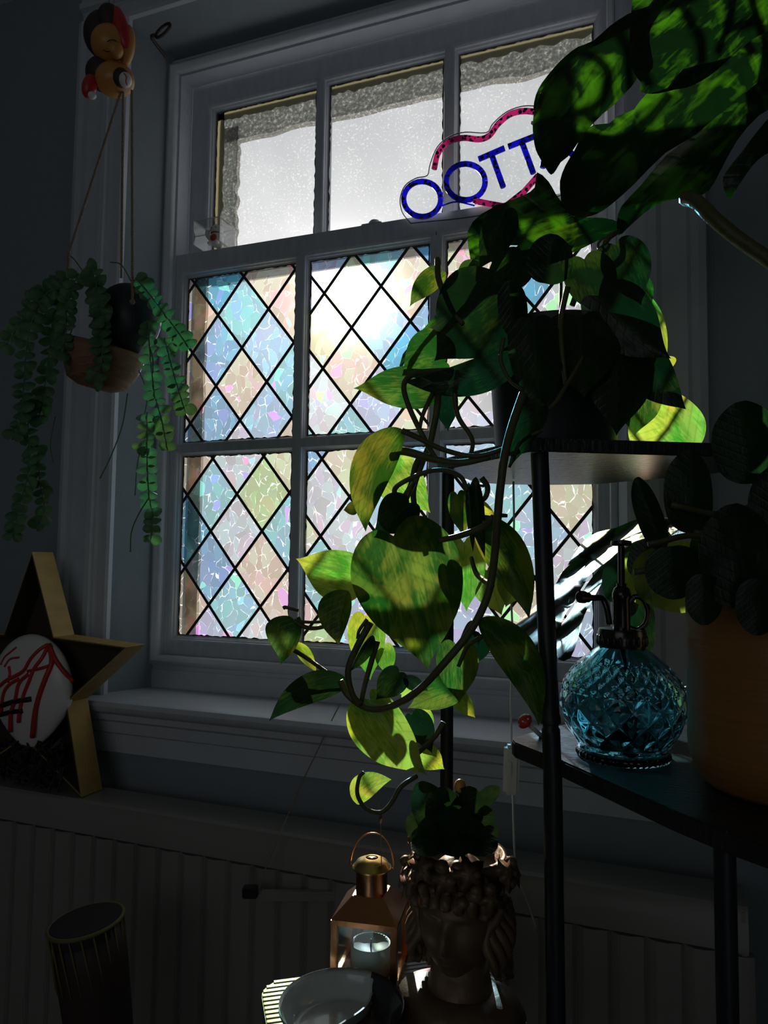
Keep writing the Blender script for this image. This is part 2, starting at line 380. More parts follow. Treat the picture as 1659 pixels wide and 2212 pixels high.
rowsL = [(1.217, 1.648), (1.681, 2.09)]
ls = obj('lower_sash', sash_mesh('l', cols, rowsL, -1.131, -.104, 1.172, 2.147, 0).me('lower_sash', weld=False), MAT['sash'], win); autosm(ls, 30)
colsU = [(-1.068, -.782), (-.748, -.462), (-.427, -.134)]
us = obj('upper_sash', sash_mesh('u', colsU, [(2.165, 2.541)], -1.131, -.104, 2.10, 2.612, .052).me('upper_sash', weld=False), MAT['sash'], win); autosm(us, 30)
for k in range(2):   # glazing bars behind the mouldings
    a, c = cols[k][1], cols[k+1][0]
    obj('glazing_bar', B().box(a+.006, c-.006, -.0205, .02, 1.20, 2.10).me('glazing_bar', bevel=.0015), MAT['sash'], ls)
    a, c = colsU[k][1], colsU[k+1][0]
    obj('glazing_bar', B().box(a+.006, c-.006, .0315, .078, 2.11, 2.55).me('glazing_bar', bevel=.0015), MAT['sash'], us)
for c in cols:
    obj('glazing_bar', B().box(c[0]-.006, c[1]+.006, -.0205, .02, 1.654, 1.675).me('glazing_bar', bevel=.0015), MAT['sash'], ls)
# dark ragged putty line round each light
def putty(par, c, r, y):
    b = B(); random.seed(int(c[0]*1000)+int(r[0]*1000))
    loop = []
    def edge(ax, az, bx, bz):
        n = 40
        for i in range(n):
            t = i/n; loop.append((ax+(bx-ax)*t, az+(bz-az)*t))
    edge(c[0], r[0], c[1], r[0]); edge(c[1], r[0], c[1], r[1]); edge(c[1], r[1], c[0], r[1]); edge(c[0], r[1], c[0], r[0])
    cx, cz = (c[0]+c[1])/2, (r[0]+r[1])/2; n = len(loop); V = []
    for x, z in loop: V.append((x, y-.005, z))
    for x, z in loop:
        d = .0015+.0035*random.random()
        V.append((x+(d if x < cx-.9*(c[1]-c[0])/2 else -d if x > cx+.9*(c[1]-c[0])/2 else 0), y-.0035, z+(d if z < cz-.9*(r[1]-r[0])/2 else -d if z > cz+.9*(r[1]-r[0])/2 else 0)))
    b.add(V, [(i, (i+1) % n, n+(i+1) % n, n+i) for i in range(n)])
    obj('putty', b.me('putty'), MAT['bead'], par)
for c in cols:
    for r in rowsL: putty(ls, c, r, 0)
for c in colsU: putty(us, c, (2.165, 2.541), .052)

# ---- diamond tiles of film and the dark lines between them
def clip(poly, x0, x1, z0, z1):
    for ax, lim, sgn in ((0, x0, 1), (0, x1, -1), (1, z0, 1), (1, z1, -1)):
        out = []
        for i, p in enumerate(poly):
            q = poly[(i+1) % len(poly)]; a = (p[ax]-lim)*sgn; c = (q[ax]-lim)*sgn
            if a >= 0: out.append(p)
            if a*c < 0: t = a/(a-c); out.append((p[0]+(q[0]-p[0])*t, p[1]+(q[1]-p[1])*t))
        poly = out
        if len(poly) < 3: return []
    return poly
DX, DZ = .0697, .0872
names = {  # (light column, light row) -> node origin and colours by cell
    (0, 0): ((-1.086, 1.553), {(1, 0): 'teal', (0, -1): 'cyan', (2, -1): 'grey', (3, 0): 'green', (1, -2): 'blue', (3, -2): 'beige', (0, -3): 'beige', (2, -3): 'teal', (4, -1): 'teal', (0, 1): 'beige', (2, 1): 'grey', (4, 1): 'gold', (1, -4): 'lilac', (4, -3): 'beige', (3, -4): 'grey'}),
    (0, 1): ((-1.083, 1.903), {(0, 1): 'beige', (1, 0): 'blue', (1, 2): 'cyan', (2, 1): 'teal', (3, 2): 'beige', (0, -1): 'beige', (2, -1): 'beige', (3, 0): 'sky', (4, 1): 'beige', (4, -1): 'teal', (1, -2): 'blue', (3, -2): 'sky', (2, -3): 'grey'}),
    (1, 1): ((-.659, 1.923), {(1, 0): 'sky', (0, 1): 'gold', (2, 1): 'beige', (3, 0): 'blue', (3, 2): 'cyan', (1, 2): 'teal', (-1, 0): 'gold', (0, -1): 'beige', (2, -1): 'cyan', (1, -2): 'lilac', (0, -3): 'teal', (2, -3): 'gold', (1, -4): 'sky', (3, -2): 'beige', (-1, -2): 'clear', (-1, -4): 'lilac', (4, 1): 'gold', (4, -1): 'beige', (4, -3): 'lilac'}),
    (1, 0): ((-.657, 1.541), {(0, 1): 'gold', (1, 0): 'sky', (-1, 0): 'grey', (0, -1): 'grey', (1, -2): 'beige', (-1, -2): 'teal', (0, -3): 'lilac', (2, -1): 'beige', (2, 1): 'blue', (2, -3): 'blue', (0, -4): 'gold', (3, 0): 'clear', (3, -2): 'gold'}),
    (2, 0): ((-.250, 1.545), {(-1, 0): 'teal', (-2, -1): 'blue', (1, 0): 'gold', (0, -1): 'sky', (0, 1): 'sky', (1, -2): 'grey', (2, -1): 'grey', (-1, -2): 'beige', (0, -3): 'beige', (2, -3): 'sky', (1, -4): 'lilac'}),
    (2, 1): ((-.250, 1.923), {(-2, 1): 'beige', (-1, 0): 'teal', (-2, -1): 'gold', (-1, 2): 'teal', (0, 1): 'cyan'}),
}
keys = list(FILM)
for ci, c in enumerate(cols):
    for ri, r in enumerate(rowsL):
        (ox, oz), cm = names[(ci, ri)]
        for i in range(-6, 10):
            for j in range(-8, 9):
                if (i+j) % 2 == 0: continue
                cx, cz = ox+i*DX, oz+j*DZ
                p = clip([(cx-DX, cz), (cx, cz-DZ), (cx+DX, cz), (cx, cz+DZ)], *c, *r)
                if len(p) < 3: continue
                ar = abs(sum(p[k][0]*p[(k+1) % len(p)][1]-p[(k+1) % len(p)][0]*p[k][1] for k in range(len(p))))/2
                if ar < 2e-5: continue
                nm = cm.get((i, j)) or keys[(i*7+j*13+ci*5+ri*3) % len(keys)]
                obj('pane', mesh('pane', [(x, 0, z) for x, z in p], [tuple(range(len(p)))]), FILM[nm], ls)
        for sgn in (1, -1):
            for k in range(-16, 17):
                # line through node (ox + k*2DX, oz) with slope +-DZ/DX
                ax, az, bx, bz = ox+2*k*DX-20*DX, oz-20*DZ*sgn, ox+2*k*DX+20*DX, oz+20*DZ*sgn
                L = math.hypot(DX, DZ); nx, nz_ = -DZ*sgn/L*.0032, DX/L*.0032
                p = clip([(ax+nx, az+nz_), (bx+nx, bz+nz_), (bx-nx, bz-nz_), (ax-nx, az-nz_)], *c, *r)
                if len(p) >= 3:
                    obj('lead_line', B().prismY(p, -.0022-.0006*(sgn > 0), -.0006).me('lead_line'), MAT['came'], ls)
for c in colsU:
    obj('pane', mesh('pane', [(c[0], .052, 2.165), (c[1], .052, 2.165), (c[1], .052, 2.541), (c[0], .052, 2.541)], [(0, 1, 2, 3)]), MAT['glass'], us)
# cream paint flaking round the upper lights, and the rendered masonry outside
def ragged(name, pts_fn, m, par, y0, y1):
    obj(name, pts_fn, m, par)
def ragstrip(x0, x1, z0, z1, side, wd, y, m, name, par, amp=.004, seed=0, th=.0015):
    """strip along one side of a light with a ragged free edge"""
    V = []; n = 60
    for i in range(n+1):
        t = i/n; d = wd+amp*noise.noise(Vector((t*16+seed, seed*3.1, 0)))*2
        if side == 'L': a, c2 = (x0, z0+(z1-z0)*t), (x0+d, z0+(z1-z0)*t)
        elif side == 'R': a, c2 = (x1, z0+(z1-z0)*t), (x1-d, z0+(z1-z0)*t)
        elif side == 'T': a, c2 = (x0+(x1-x0)*t, z1), (x0+(x1-x0)*t, z1-d)
        V += [(a[0], y, a[1]), (c2[0], y, c2[1]), (a[0], y+th, a[1]), (c2[0], y+th, c2[1])]
    Fc = []
    for i in range(n):
        k = 4*i; Fc += [(k, k+1, k+5, k+4), (k+2, k+6, k+7, k+3), (k+1, k+3, k+7, k+5), (k, k+4, k+6, k+2)]
    obj(name, mesh(name, V, Fc), m, par)
mcream = bpy.data.materials.new('flaking_cream_paint'); mcream.use_nodes = True
N = NT(mcream.node_tree); nzz = N('ShaderNodeTexNoise', {'Scale': 40.0}).outputs['Fac']
N.out(N('ShaderNodeMixShader', {0: .75, 1: N('ShaderNodeBsdfDiffuse', {0: (.5, .47, .38, 1)}).outputs[0], 2: N('ShaderNodeBsdfTranslucent', {0: N.mix(nzz, (.36, .34, .26, 1), (.46, .44, .34, 1))}).outputs[0]}).outputs[0])
for k, c in enumerate(colsU):
    ragstrip(*c, 2.165, 2.541, 'T', .020, .0535, mcream, 'flaking_paint', us, seed=k+1)
ragstrip(*colsU[0], 2.165, 2.541, 'L', .020, .0535, mcream, 'flaking_paint', us, seed=9)
ex = thing('wall_outer', 'rough rendered masonry reveal outside the sash window', None, (-.62, .3, 1.1), kind='structure')
mst = bpy.data.materials.new('frosted_render'); mst.use_nodes = True
N = NT(mst.node_tree); pos = N('ShaderNodeNewGeometry').outputs['Position']
n1 = N('ShaderNodeTexNoise', {'Vector': pos, 'Scale': 130.0, 'Detail': 4.0, 'Roughness': .7}).outputs['Fac']
cc = N.ramp(n1, [(.4, (.20, .21, .21)), (.56, (.42, .43, .42)), (.66, (1, 1, .97))])
N.out(N('ShaderNodeMixShader', {0: .85, 1: N('ShaderNodeBsdfDiffuse', {0: cc}).outputs[0], 2: N('ShaderNodeBsdfTranslucent', {0: N.mix(.35, cc, (.0, .0, .0, 1))}).outputs[0]}).outputs[0])
ragstrip(-1.074, 0, 2.10, 2.52, 'L', 1.074-1.027, .085, mst, 'render_edge', us, amp=.005, seed=21, th=.012)
ragstrip(-1.074, .0, 2.1, 2.549, 'T', .065, .087, mst, 'render_edge', us, amp=.005, seed=25, th=.012)
obj('outer_sill', B().box(-1.45, .2, .10, .24, 1.06, 1.10).me('outer_sill'), MAT['stone'], ex)
# translucent strip added to glow in sunlight, in place of the outer timber lining
mfr = bpy.data.materials.new('sun_glow_sheet'); mfr.use_nodes = True
N = NT(mfr.node_tree); pos = N('ShaderNodeNewGeometry').outputs['Position']
fz_ = N.ramp(N('ShaderNodeTexNoise', {'Vector': pos, 'Scale': 14.0, 'Detail': 5.0}).outputs['Fac'], [(.35, (.13, .12, .11)), (.65, (.26, .24, .215))])
N.out(N('ShaderNodeBsdfTranslucent', {0: fz_}).outputs[0])
ragstrip(-1.102, -.135, 1.215, 2.10, 'L', .040, .024, mfr, 'sun_glow_strip', ls, amp=.0015, seed=31)

# sill, apron, architrave
b = B()
b.add([], [])
prof = [(YW+.02, SZ-.03), (-.20, SZ-.03), (-.212, SZ-.022), (-.216, SZ-.012), (-.212, SZ-.003), (-.205, SZ), (-.03, SZ), (-.03, SZ-.03)]
def extrX(b, prof, x0, x1):
    n = len(prof); V = [(x0, y, z) for y, z in prof]+[(x1, y, z) for y, z in prof]
    return b.add(V, [tuple(range(n))[::-1], tuple(range(n, 2*n))]+[(i, (i+1) % n, n+(i+1) % n, n+i) for i in range(n)])
o = struct('trim_sill', extrX(B(), prof, LX-.13, RX+.13), MAT['trim']); autosm(o, 40); o['label'] = 'painted window board under the sash window'
b = extrX(B(), [(YW+.01, SZ-.031), (-.192, SZ-.031), (-.19, SZ-.045), (-.178, SZ-.052), (-.175, SZ-.075), (-.166, SZ-.08), (-.163, SZ-.12), (YW+.01, SZ-.125)], LX-.12, RX+.12)
o = struct('trim_apron', b, MAT['trim']); autosm(o, 30); o['label'] = 'moulded apron below the window board'
archp = [(0, 0), (.0, -.012), (.006, -.016), (.030, -.016), (.036, -.020), (.040, -.030), (.052, -.032), (.060, -.024), (.075, -.022), (.10, -.024), (.106, -.034), (.118, -.038), (.130, -.034), (.134, -.002), (.134, 0)]
def arch(x, sgn, z0, z1):
    pts = [(x+sgn*a, YW+c) for a, c in archp]
    return B().prism(pts, z0, z1)
o = struct('trim_left_architrave', arch(-1.175, -1, SZ, TZ+.0121), MAT['trim']); autosm(o, 30)
o = struct('trim_right_architrave', arch(-.065, 1, SZ, TZ+.0121), MAT['trim']); autosm(o, 30)
n = len(archp); pr = [(YW+c, TZ+.012+a) for a, c in archp]
o = struct('trim_head_architrave', extrX(B(), pr, -1.31, .07), MAT['trim']); autosm(o, 30)
for nm_, a_, c_, zz in (('baseboard_back', RL, RR, 0),):
    struct(nm_, B().box(a_, c_, YW-.02, YW-.001, 0, .16), MAT['trim'], bevel=.004)
o = struct('trim_cornice', extrX(B(), [(YW, RZ), (YW-.12, RZ), (YW-.11, RZ-.03), (YW-.05, RZ-.06), (YW-.03, RZ-.11), (YW, RZ-.12)], RL, RR), MAT['ceil'])
#@@PART2

# ================================================================ leaves
HEART = [(0, 0), (-.06, .15), (-.09, .35), (-.06, .6), (.03, .82), (.16, .97), (.3, 1.0), (.45, .93), (.6, .77), (.74, .50), (.85, .25), (.93, .09), (.97, .035), (1, 0)]
LANCE = [(0, 0), (.03, .3), (.1, .6), (.22, .88), (.36, 1), (.52, .93), (.68, .72), (.82, .42), (.93, .15), (1, 0)]
OVAL = [(0, 0), (0, .3), (.05, .6), (.15, .85), (.3, .98), (.5, 1), (.68, .93), (.83, .74), (.94, .45), (1, .18), (1.005, 0)]
def dens(pts, m=3):
    P = spl([Vector((a, b, 0)) for a, b in pts], m); return [(p.x, p.y) for p in P]
def leaf_mesh(base, tip, wl, wr, d0, d1, shape=HEART, bend=0., fold=.25, side=0., curl=0., name='leaf', wave=.03):
    """a leaf blade between two image points at depths d0 (stalk end) and d1 (tip). wl/wr: half widths on
    the left/right of the stalk-to-tip line, bend: sideways arc of the midrib, fold: V along the midrib (m per m),
    side: one edge nearer than the other, curl: bows away along the length."""
    b2, t2 = Vector((base[0], base[1])), Vector((tip[0], tip[1])); ax = t2-b2; L = ax.length; pr = Vector((ax.y, -ax.x))/L
    c2 = (b2+t2)/2+pr*bend*L
    def axis(t):
        p = b2*(1-t)**2+c2*2*t*(1-t)+t2*t*t; g = (c2-b2)*2*(1-t)+(t2-c2)*2*t
        g.normalize(); return p, Vector((g.y, -g.x))
    S = dens(shape); out = [(t, w*wl) for t, w in S]+[(t, -w*wr) for t, w in S[::-1][1:-1]]
    inner = []
    n = 9
    for i in range(1, n):
        t = i/n; mw = max(w for tt, w in S if abs(tt-t) < .09) if any(abs(tt-t) < .09 for tt, w in S) else .5
        for k in (-.75, -.5, -.25, 0, .25, .5, .75):
            inner.append((t, k*mw*.92*(wl if k > 0 else wr)))
    pts = [Vector((t*L, w)) for t, w in out+inner]
    no = len(out)
    V2, _, Fc, *_r = delaunay_2d_cdt(pts, [], [list(range(no))], 1, 1e-4)
    V, UV = [], []
    sd = (base[0]*.013, base[1]*.017, 0)
    px_m = (d0+d1)/2/F
    for p in V2:
        t, w = p.x/L, p.y; q, nn = axis(min(max(t, -.15), 1.05))
        if t < 0: q = b2+(ax*t)
        q = q+nn*w
        ww = w*px_m
        d = d0+(d1-d0)*t + abs(ww)*fold + ww*side + curl*(t*(1-t))*4*L*px_m + wave*noise.noise(Vector((t*4, w*.03, 0))+Vector(sd))*L*px_m
        V.append(D(q.x, q.y, d)); UV.append((t, w/(max(wl, wr)*2)))
    me = bpy.data.meshes.new(name); me.from_pydata([tuple(v) for v in V], [], [tuple(f) for f in Fc])
    ul = me.uv_layers.new(name='UVMap')
    for l in me.loops: ul.data[l.index].uv = UV[l.vertex_index]
    me.polygons.foreach_set('use_smooth', [True]*len(me.polygons)); return me
def poly_leaf(pts, depth, axis, name='leaf', bow=.0, grid=26, close=2):
    """a lobed blade from its outline; depth(x, y) gives the distance, axis = stalk end and tip for the vein map"""
    P = spl([Vector((a, b, 0)) for a, b in pts]+[Vector((*pts[0], 0))], close)[:-1]
    out = [Vector((p.x, p.y)) for p in P]; no = len(out)
    xs = [p.x for p in out]; ys = [p.y for p in out]
    def inside(x, y):
        c = False
        for i in range(no):
            a, b = out[i], out[i-1]
            if (a.y > y) != (b.y > y) and x < (b.x-a.x)*(y-a.y)/(b.y-a.y)+a.x: c = not c
        return c
    g = []
    y = min(ys)+grid/2
    while y < max(ys):
        x = min(xs)+grid/2
        while x < max(xs):
            if inside(x, y) and min((Vector((x, y))-o).length for o in out) > grid*.4: g.append(Vector((x, y)))
            x += grid
        y += grid
    V2, _, Fc, *_r = delaunay_2d_cdt(out+g, [], [list(range(no))], 1, 1e-4)
    a, b = Vector(axis[0]), Vector(axis[1]); L = (b-a).length; ad = (b-a)/L; pr = Vector((ad.y, -ad.x))
    V, UV = [], []
    for p in V2:
        t = (p-a).dot(ad)/L; w = (p-a).dot(pr)
        V.append(D(p.x, p.y, depth(p.x, p.y)+bow*abs(w)/F+.012*noise.noise(Vector((p.x*.008, p.y*.008, a.x))))); UV.append((t, w/L))
    me = bpy.data.meshes.new(name); me.from_pydata([tuple(v) for v in V], [], [tuple(f) for f in Fc])
    ul = me.uv_layers.new(name='UVMap')
    for l in me.loops: ul.data[l.index].uv = UV[l.vertex_index]
    me.polygons.foreach_set('use_smooth', [True]*len(me.polygons)); return me
def stem(name, pts, r, m, par, n=8, taper=1.):
    """pts: (px, py, depth); r in metres"""
    P = spl([D(*p) for p in pts], 6); k = len(P)
    return obj(name, B().tube(P, [r*(1+(taper-1)*i/(k-1)) for i in range(k)], n).me(name, smooth=True), m, par)

# ================================================================ plant stand
Z1, Z2 = 1.51, 1.21
st = thing('plant_stand', 'black corner plant stand with round posts and dark wood-grain shelves', 'plant stand', (-.10, -.78, 0))
up_poly = [(-.262, -.640), (-.258, -.628), (-.245, -.505), (-.215, -.470), (-.15, -.448), (-.093, -.443), (.01, -.505), (.14, -.60), (.142, -.640), (.13, -.648), (.026, -.696), (-.118, -.769), (-.128, -.769)]
lo_poly = [(-.160, -.690), (-.155, -.702), (-.098, -.757), (.0, -.868), (.036, -.902), (.08, -.935), (.25, -1.02), (.34, -.9), (.34, -.42), (.02, -.42), (-.05, -.45), (-.150, -.655), (-.160, -.68)]
obj('shelf_board', B().prism(up_poly, Z1, Z1+.014).me('shelf_board', bevel=.0015), MAT['shelf'], st)
obj('shelf_board', B().prism(lo_poly, Z2-.016, Z2).me('shelf_board', bevel=.0015), MAT['shelf'], st)
def post(p, q, r, nm='post', collars=()):
    p, q = Vector(p), Vector(q); d = (q-p); L = d.length; prof = [(r, 0)]
    for c in sorted(collars): prof += [(r, c-.008), (r*1.0, c-.006), (r*.86, c-.004), (r*.86, c-.001), (r*1.12, c), (r*1.12, c+.006), (r, c+.009)]
    prof += [(r, L)]
    o = obj(nm, B().lathe(prof, p, 20, d).me(nm), MAT['black'], st); autosm(o, 40); return o
fp0 = Vector((-.100, -.775, 0)); 
T_ = atZ(1177, 975, Z1); 
pf_top = Vector((-.120, -.752, Z1)); pf_low = Vector((-.1075, -.752, Z2-.016))
post(pf_low, pf_top, .0090, collars=(.05,))
post((-.094, -.752, 0), pf_low-Vector((0, 0, .0)), .0092)
post((-.250, -.618, 0), (-.254, -.618, Z1), .0078)
r0 = atZ(1548, 1838, Z2-.016); post((r0.x+.008, r0.y+.012, 0), (r0.x+.006, r0.y+.012, Z2-.016), .0078)
post((.21, -.52, 0), (.21, -.52, Z2-.016), .0085)
post((.115, -.62, Z2), (.115, -.62, Z1), .0085)

# ================================================================ pothos in a dark pot on the upper shelf
pc = Vector((-.124, -.612, Z1+.014))
po = thing('potted_pothos', 'trailing variegated pothos spilling from a dark pot on the upper shelf', 'potted plant', pc)
o = obj('pot', B().lathe([(0, 0), (.066, 0), (.070, .004), (.079, .135), (.083, .137), (.084, .152), (.080, .153), (.077, .14), (0, .138)], pc, 48).me('pot'), MAT['pot'], po); autosm(o, 40)
obj('soil', B().lathe([(0, .141), (.05, .142), (.0775, .1405)], pc, 32).me('soil'), MAT['soil'], po)
def PL(kind, *a, **k):
    return obj('leaf', leaf_mesh(*a, **k), LEAF[kind], po)
# (material, stalk end, tip, half width left, half width right, depth at stalk, depth at tip, options)
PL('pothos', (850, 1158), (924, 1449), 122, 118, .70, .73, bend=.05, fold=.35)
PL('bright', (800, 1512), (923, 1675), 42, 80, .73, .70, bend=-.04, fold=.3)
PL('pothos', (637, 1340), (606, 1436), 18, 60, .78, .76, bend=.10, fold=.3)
PL('shaded_pothos', (756, 1478), (581, 1558), 22, 44, .74, .70, bend=-.18, fold=.7, shape=LANCE)
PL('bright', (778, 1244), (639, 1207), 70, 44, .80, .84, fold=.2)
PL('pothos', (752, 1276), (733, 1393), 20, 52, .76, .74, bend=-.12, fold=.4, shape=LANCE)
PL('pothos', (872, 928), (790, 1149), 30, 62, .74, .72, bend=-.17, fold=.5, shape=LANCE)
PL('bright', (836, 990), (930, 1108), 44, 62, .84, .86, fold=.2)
PL('shaded_pothos', (884, 1086), (806, 1150), 40, 48, .74, .72, fold=.4, bend=.1)
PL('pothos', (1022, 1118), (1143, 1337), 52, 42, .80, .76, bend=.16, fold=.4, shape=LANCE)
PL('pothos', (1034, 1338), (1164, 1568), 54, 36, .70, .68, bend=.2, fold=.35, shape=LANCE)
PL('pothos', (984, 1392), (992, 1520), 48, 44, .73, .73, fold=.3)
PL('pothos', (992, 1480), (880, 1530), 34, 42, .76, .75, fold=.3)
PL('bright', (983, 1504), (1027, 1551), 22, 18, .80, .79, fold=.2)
PL('shaded_pothos', (890, 1545), (934, 1628), 34, 22, .76, .76, fold=.3)
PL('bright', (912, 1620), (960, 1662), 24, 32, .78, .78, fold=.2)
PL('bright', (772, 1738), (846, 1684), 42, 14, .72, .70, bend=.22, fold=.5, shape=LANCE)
PL('shaded_pothos', (862, 1452), (812, 1512), 34, 30, .73, .71, fold=.4)
PL('shaded_pothos', (872, 1462), (925, 1492), 14, 18, .73, .72, fold=.4, shape=LANCE)
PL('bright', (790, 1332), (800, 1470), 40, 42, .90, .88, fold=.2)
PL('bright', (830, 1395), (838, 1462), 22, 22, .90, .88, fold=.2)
PL('shaded_pothos', (806, 1372), (757, 1450), 16, 10, .72, .71, fold=.9, shape=LANCE, bend=.06)
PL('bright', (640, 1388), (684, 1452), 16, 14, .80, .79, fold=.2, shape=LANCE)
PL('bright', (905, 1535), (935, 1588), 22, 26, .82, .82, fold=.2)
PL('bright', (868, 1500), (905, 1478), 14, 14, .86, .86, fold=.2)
# round the pot
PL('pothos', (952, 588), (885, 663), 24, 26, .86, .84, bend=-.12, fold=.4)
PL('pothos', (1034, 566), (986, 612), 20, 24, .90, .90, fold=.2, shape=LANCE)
PL('shaded_pothos', (1096, 640), (938, 780), 80, 118, .76, .74, fold=.2, bend=.02)
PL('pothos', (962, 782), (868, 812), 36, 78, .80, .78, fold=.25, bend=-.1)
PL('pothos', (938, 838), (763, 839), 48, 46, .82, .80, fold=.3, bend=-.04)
PL('shaded_pothos', (962, 842), (968, 933), 26, 28, .84, .83, fold=.2)
PL('shaded_pothos', (1130, 760), (868, 822), 42, 36, .755, .77, fold=.4, bend=.2, shape=LANCE)
PL('shaded_pothos', (1168, 880), (1104, 1008), 28, 34, .70, .69, fold=.5, bend=-.08)
PL('shaded_pothos', (1088, 456), (1034, 583), 42, 34, .82, .80, fold=.4, bend=.05)
PL('shaded_pothos', (1128, 556), (1050, 640), 46, 44, .80, .78, fold=.2)
PL('shaded_pothos', (1176, 612), (1196, 506), 46, 52, .78, .76, fold=.3, shape=OVAL)
PL('shaded_pothos', (1100, 610), (1112, 730), 34, 30, .75, .74, fold=.4, shape=OVAL)
PL('shaded_pothos', (1262, 560), (1300, 690), 60, 55, .80, .78, fold=.3)
PL('shaded_pothos', (1330, 530), (1382, 660), 62, 62, .82, .78, fold=.3)
PL('shaded_pothos', (1296, 640), (1450, 775), 80, 66, .78, .75, fold=.3, bend=-.1)
PL('shaded_pothos', (1370, 720), (1482, 884), 40, 66, .80, .77, fold=.3, bend=-.08, shape=LANCE)
PL('shaded_pothos', (1250, 690), (1262, 860), 90, 90, .77, .74, fold=.3)
PL('shaded_pothos', (1330, 760), (1332, 942), 80, 62, .77, .75, fold=.3)
PL('shaded_pothos', (1150, 700), (1170, 900), 62, 58, .73, .71, fold=.3)
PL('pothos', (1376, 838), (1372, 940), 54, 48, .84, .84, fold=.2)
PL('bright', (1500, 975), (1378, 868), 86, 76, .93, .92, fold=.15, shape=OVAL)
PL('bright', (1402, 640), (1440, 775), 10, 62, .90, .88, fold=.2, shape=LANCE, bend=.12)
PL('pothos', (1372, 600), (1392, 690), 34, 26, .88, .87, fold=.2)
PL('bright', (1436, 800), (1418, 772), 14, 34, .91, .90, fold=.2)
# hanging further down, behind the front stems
PL('shaded_pothos', (1028, 1030), (1048, 1205), 14, 22, .76, .76, fold=1.0, shape=LANCE, bend=-.04)
PL('shaded_pothos', (1012, 1042), (1022, 1195), 12, 10, .74, .74, fold=1.2, shape=LANCE)
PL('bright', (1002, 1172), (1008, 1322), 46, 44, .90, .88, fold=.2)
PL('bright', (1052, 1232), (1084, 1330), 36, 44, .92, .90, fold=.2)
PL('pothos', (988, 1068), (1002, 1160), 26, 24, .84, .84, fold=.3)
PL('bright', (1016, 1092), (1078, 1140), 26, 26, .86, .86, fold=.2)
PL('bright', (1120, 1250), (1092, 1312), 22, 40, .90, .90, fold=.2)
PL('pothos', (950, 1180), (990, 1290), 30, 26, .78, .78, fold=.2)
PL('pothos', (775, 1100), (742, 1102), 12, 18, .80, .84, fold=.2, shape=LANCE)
PL('shaded_pothos', (1040, 1376), (1006, 1440), 30, 34, .80, .79, fold=.2)
sm = MAT['stem']
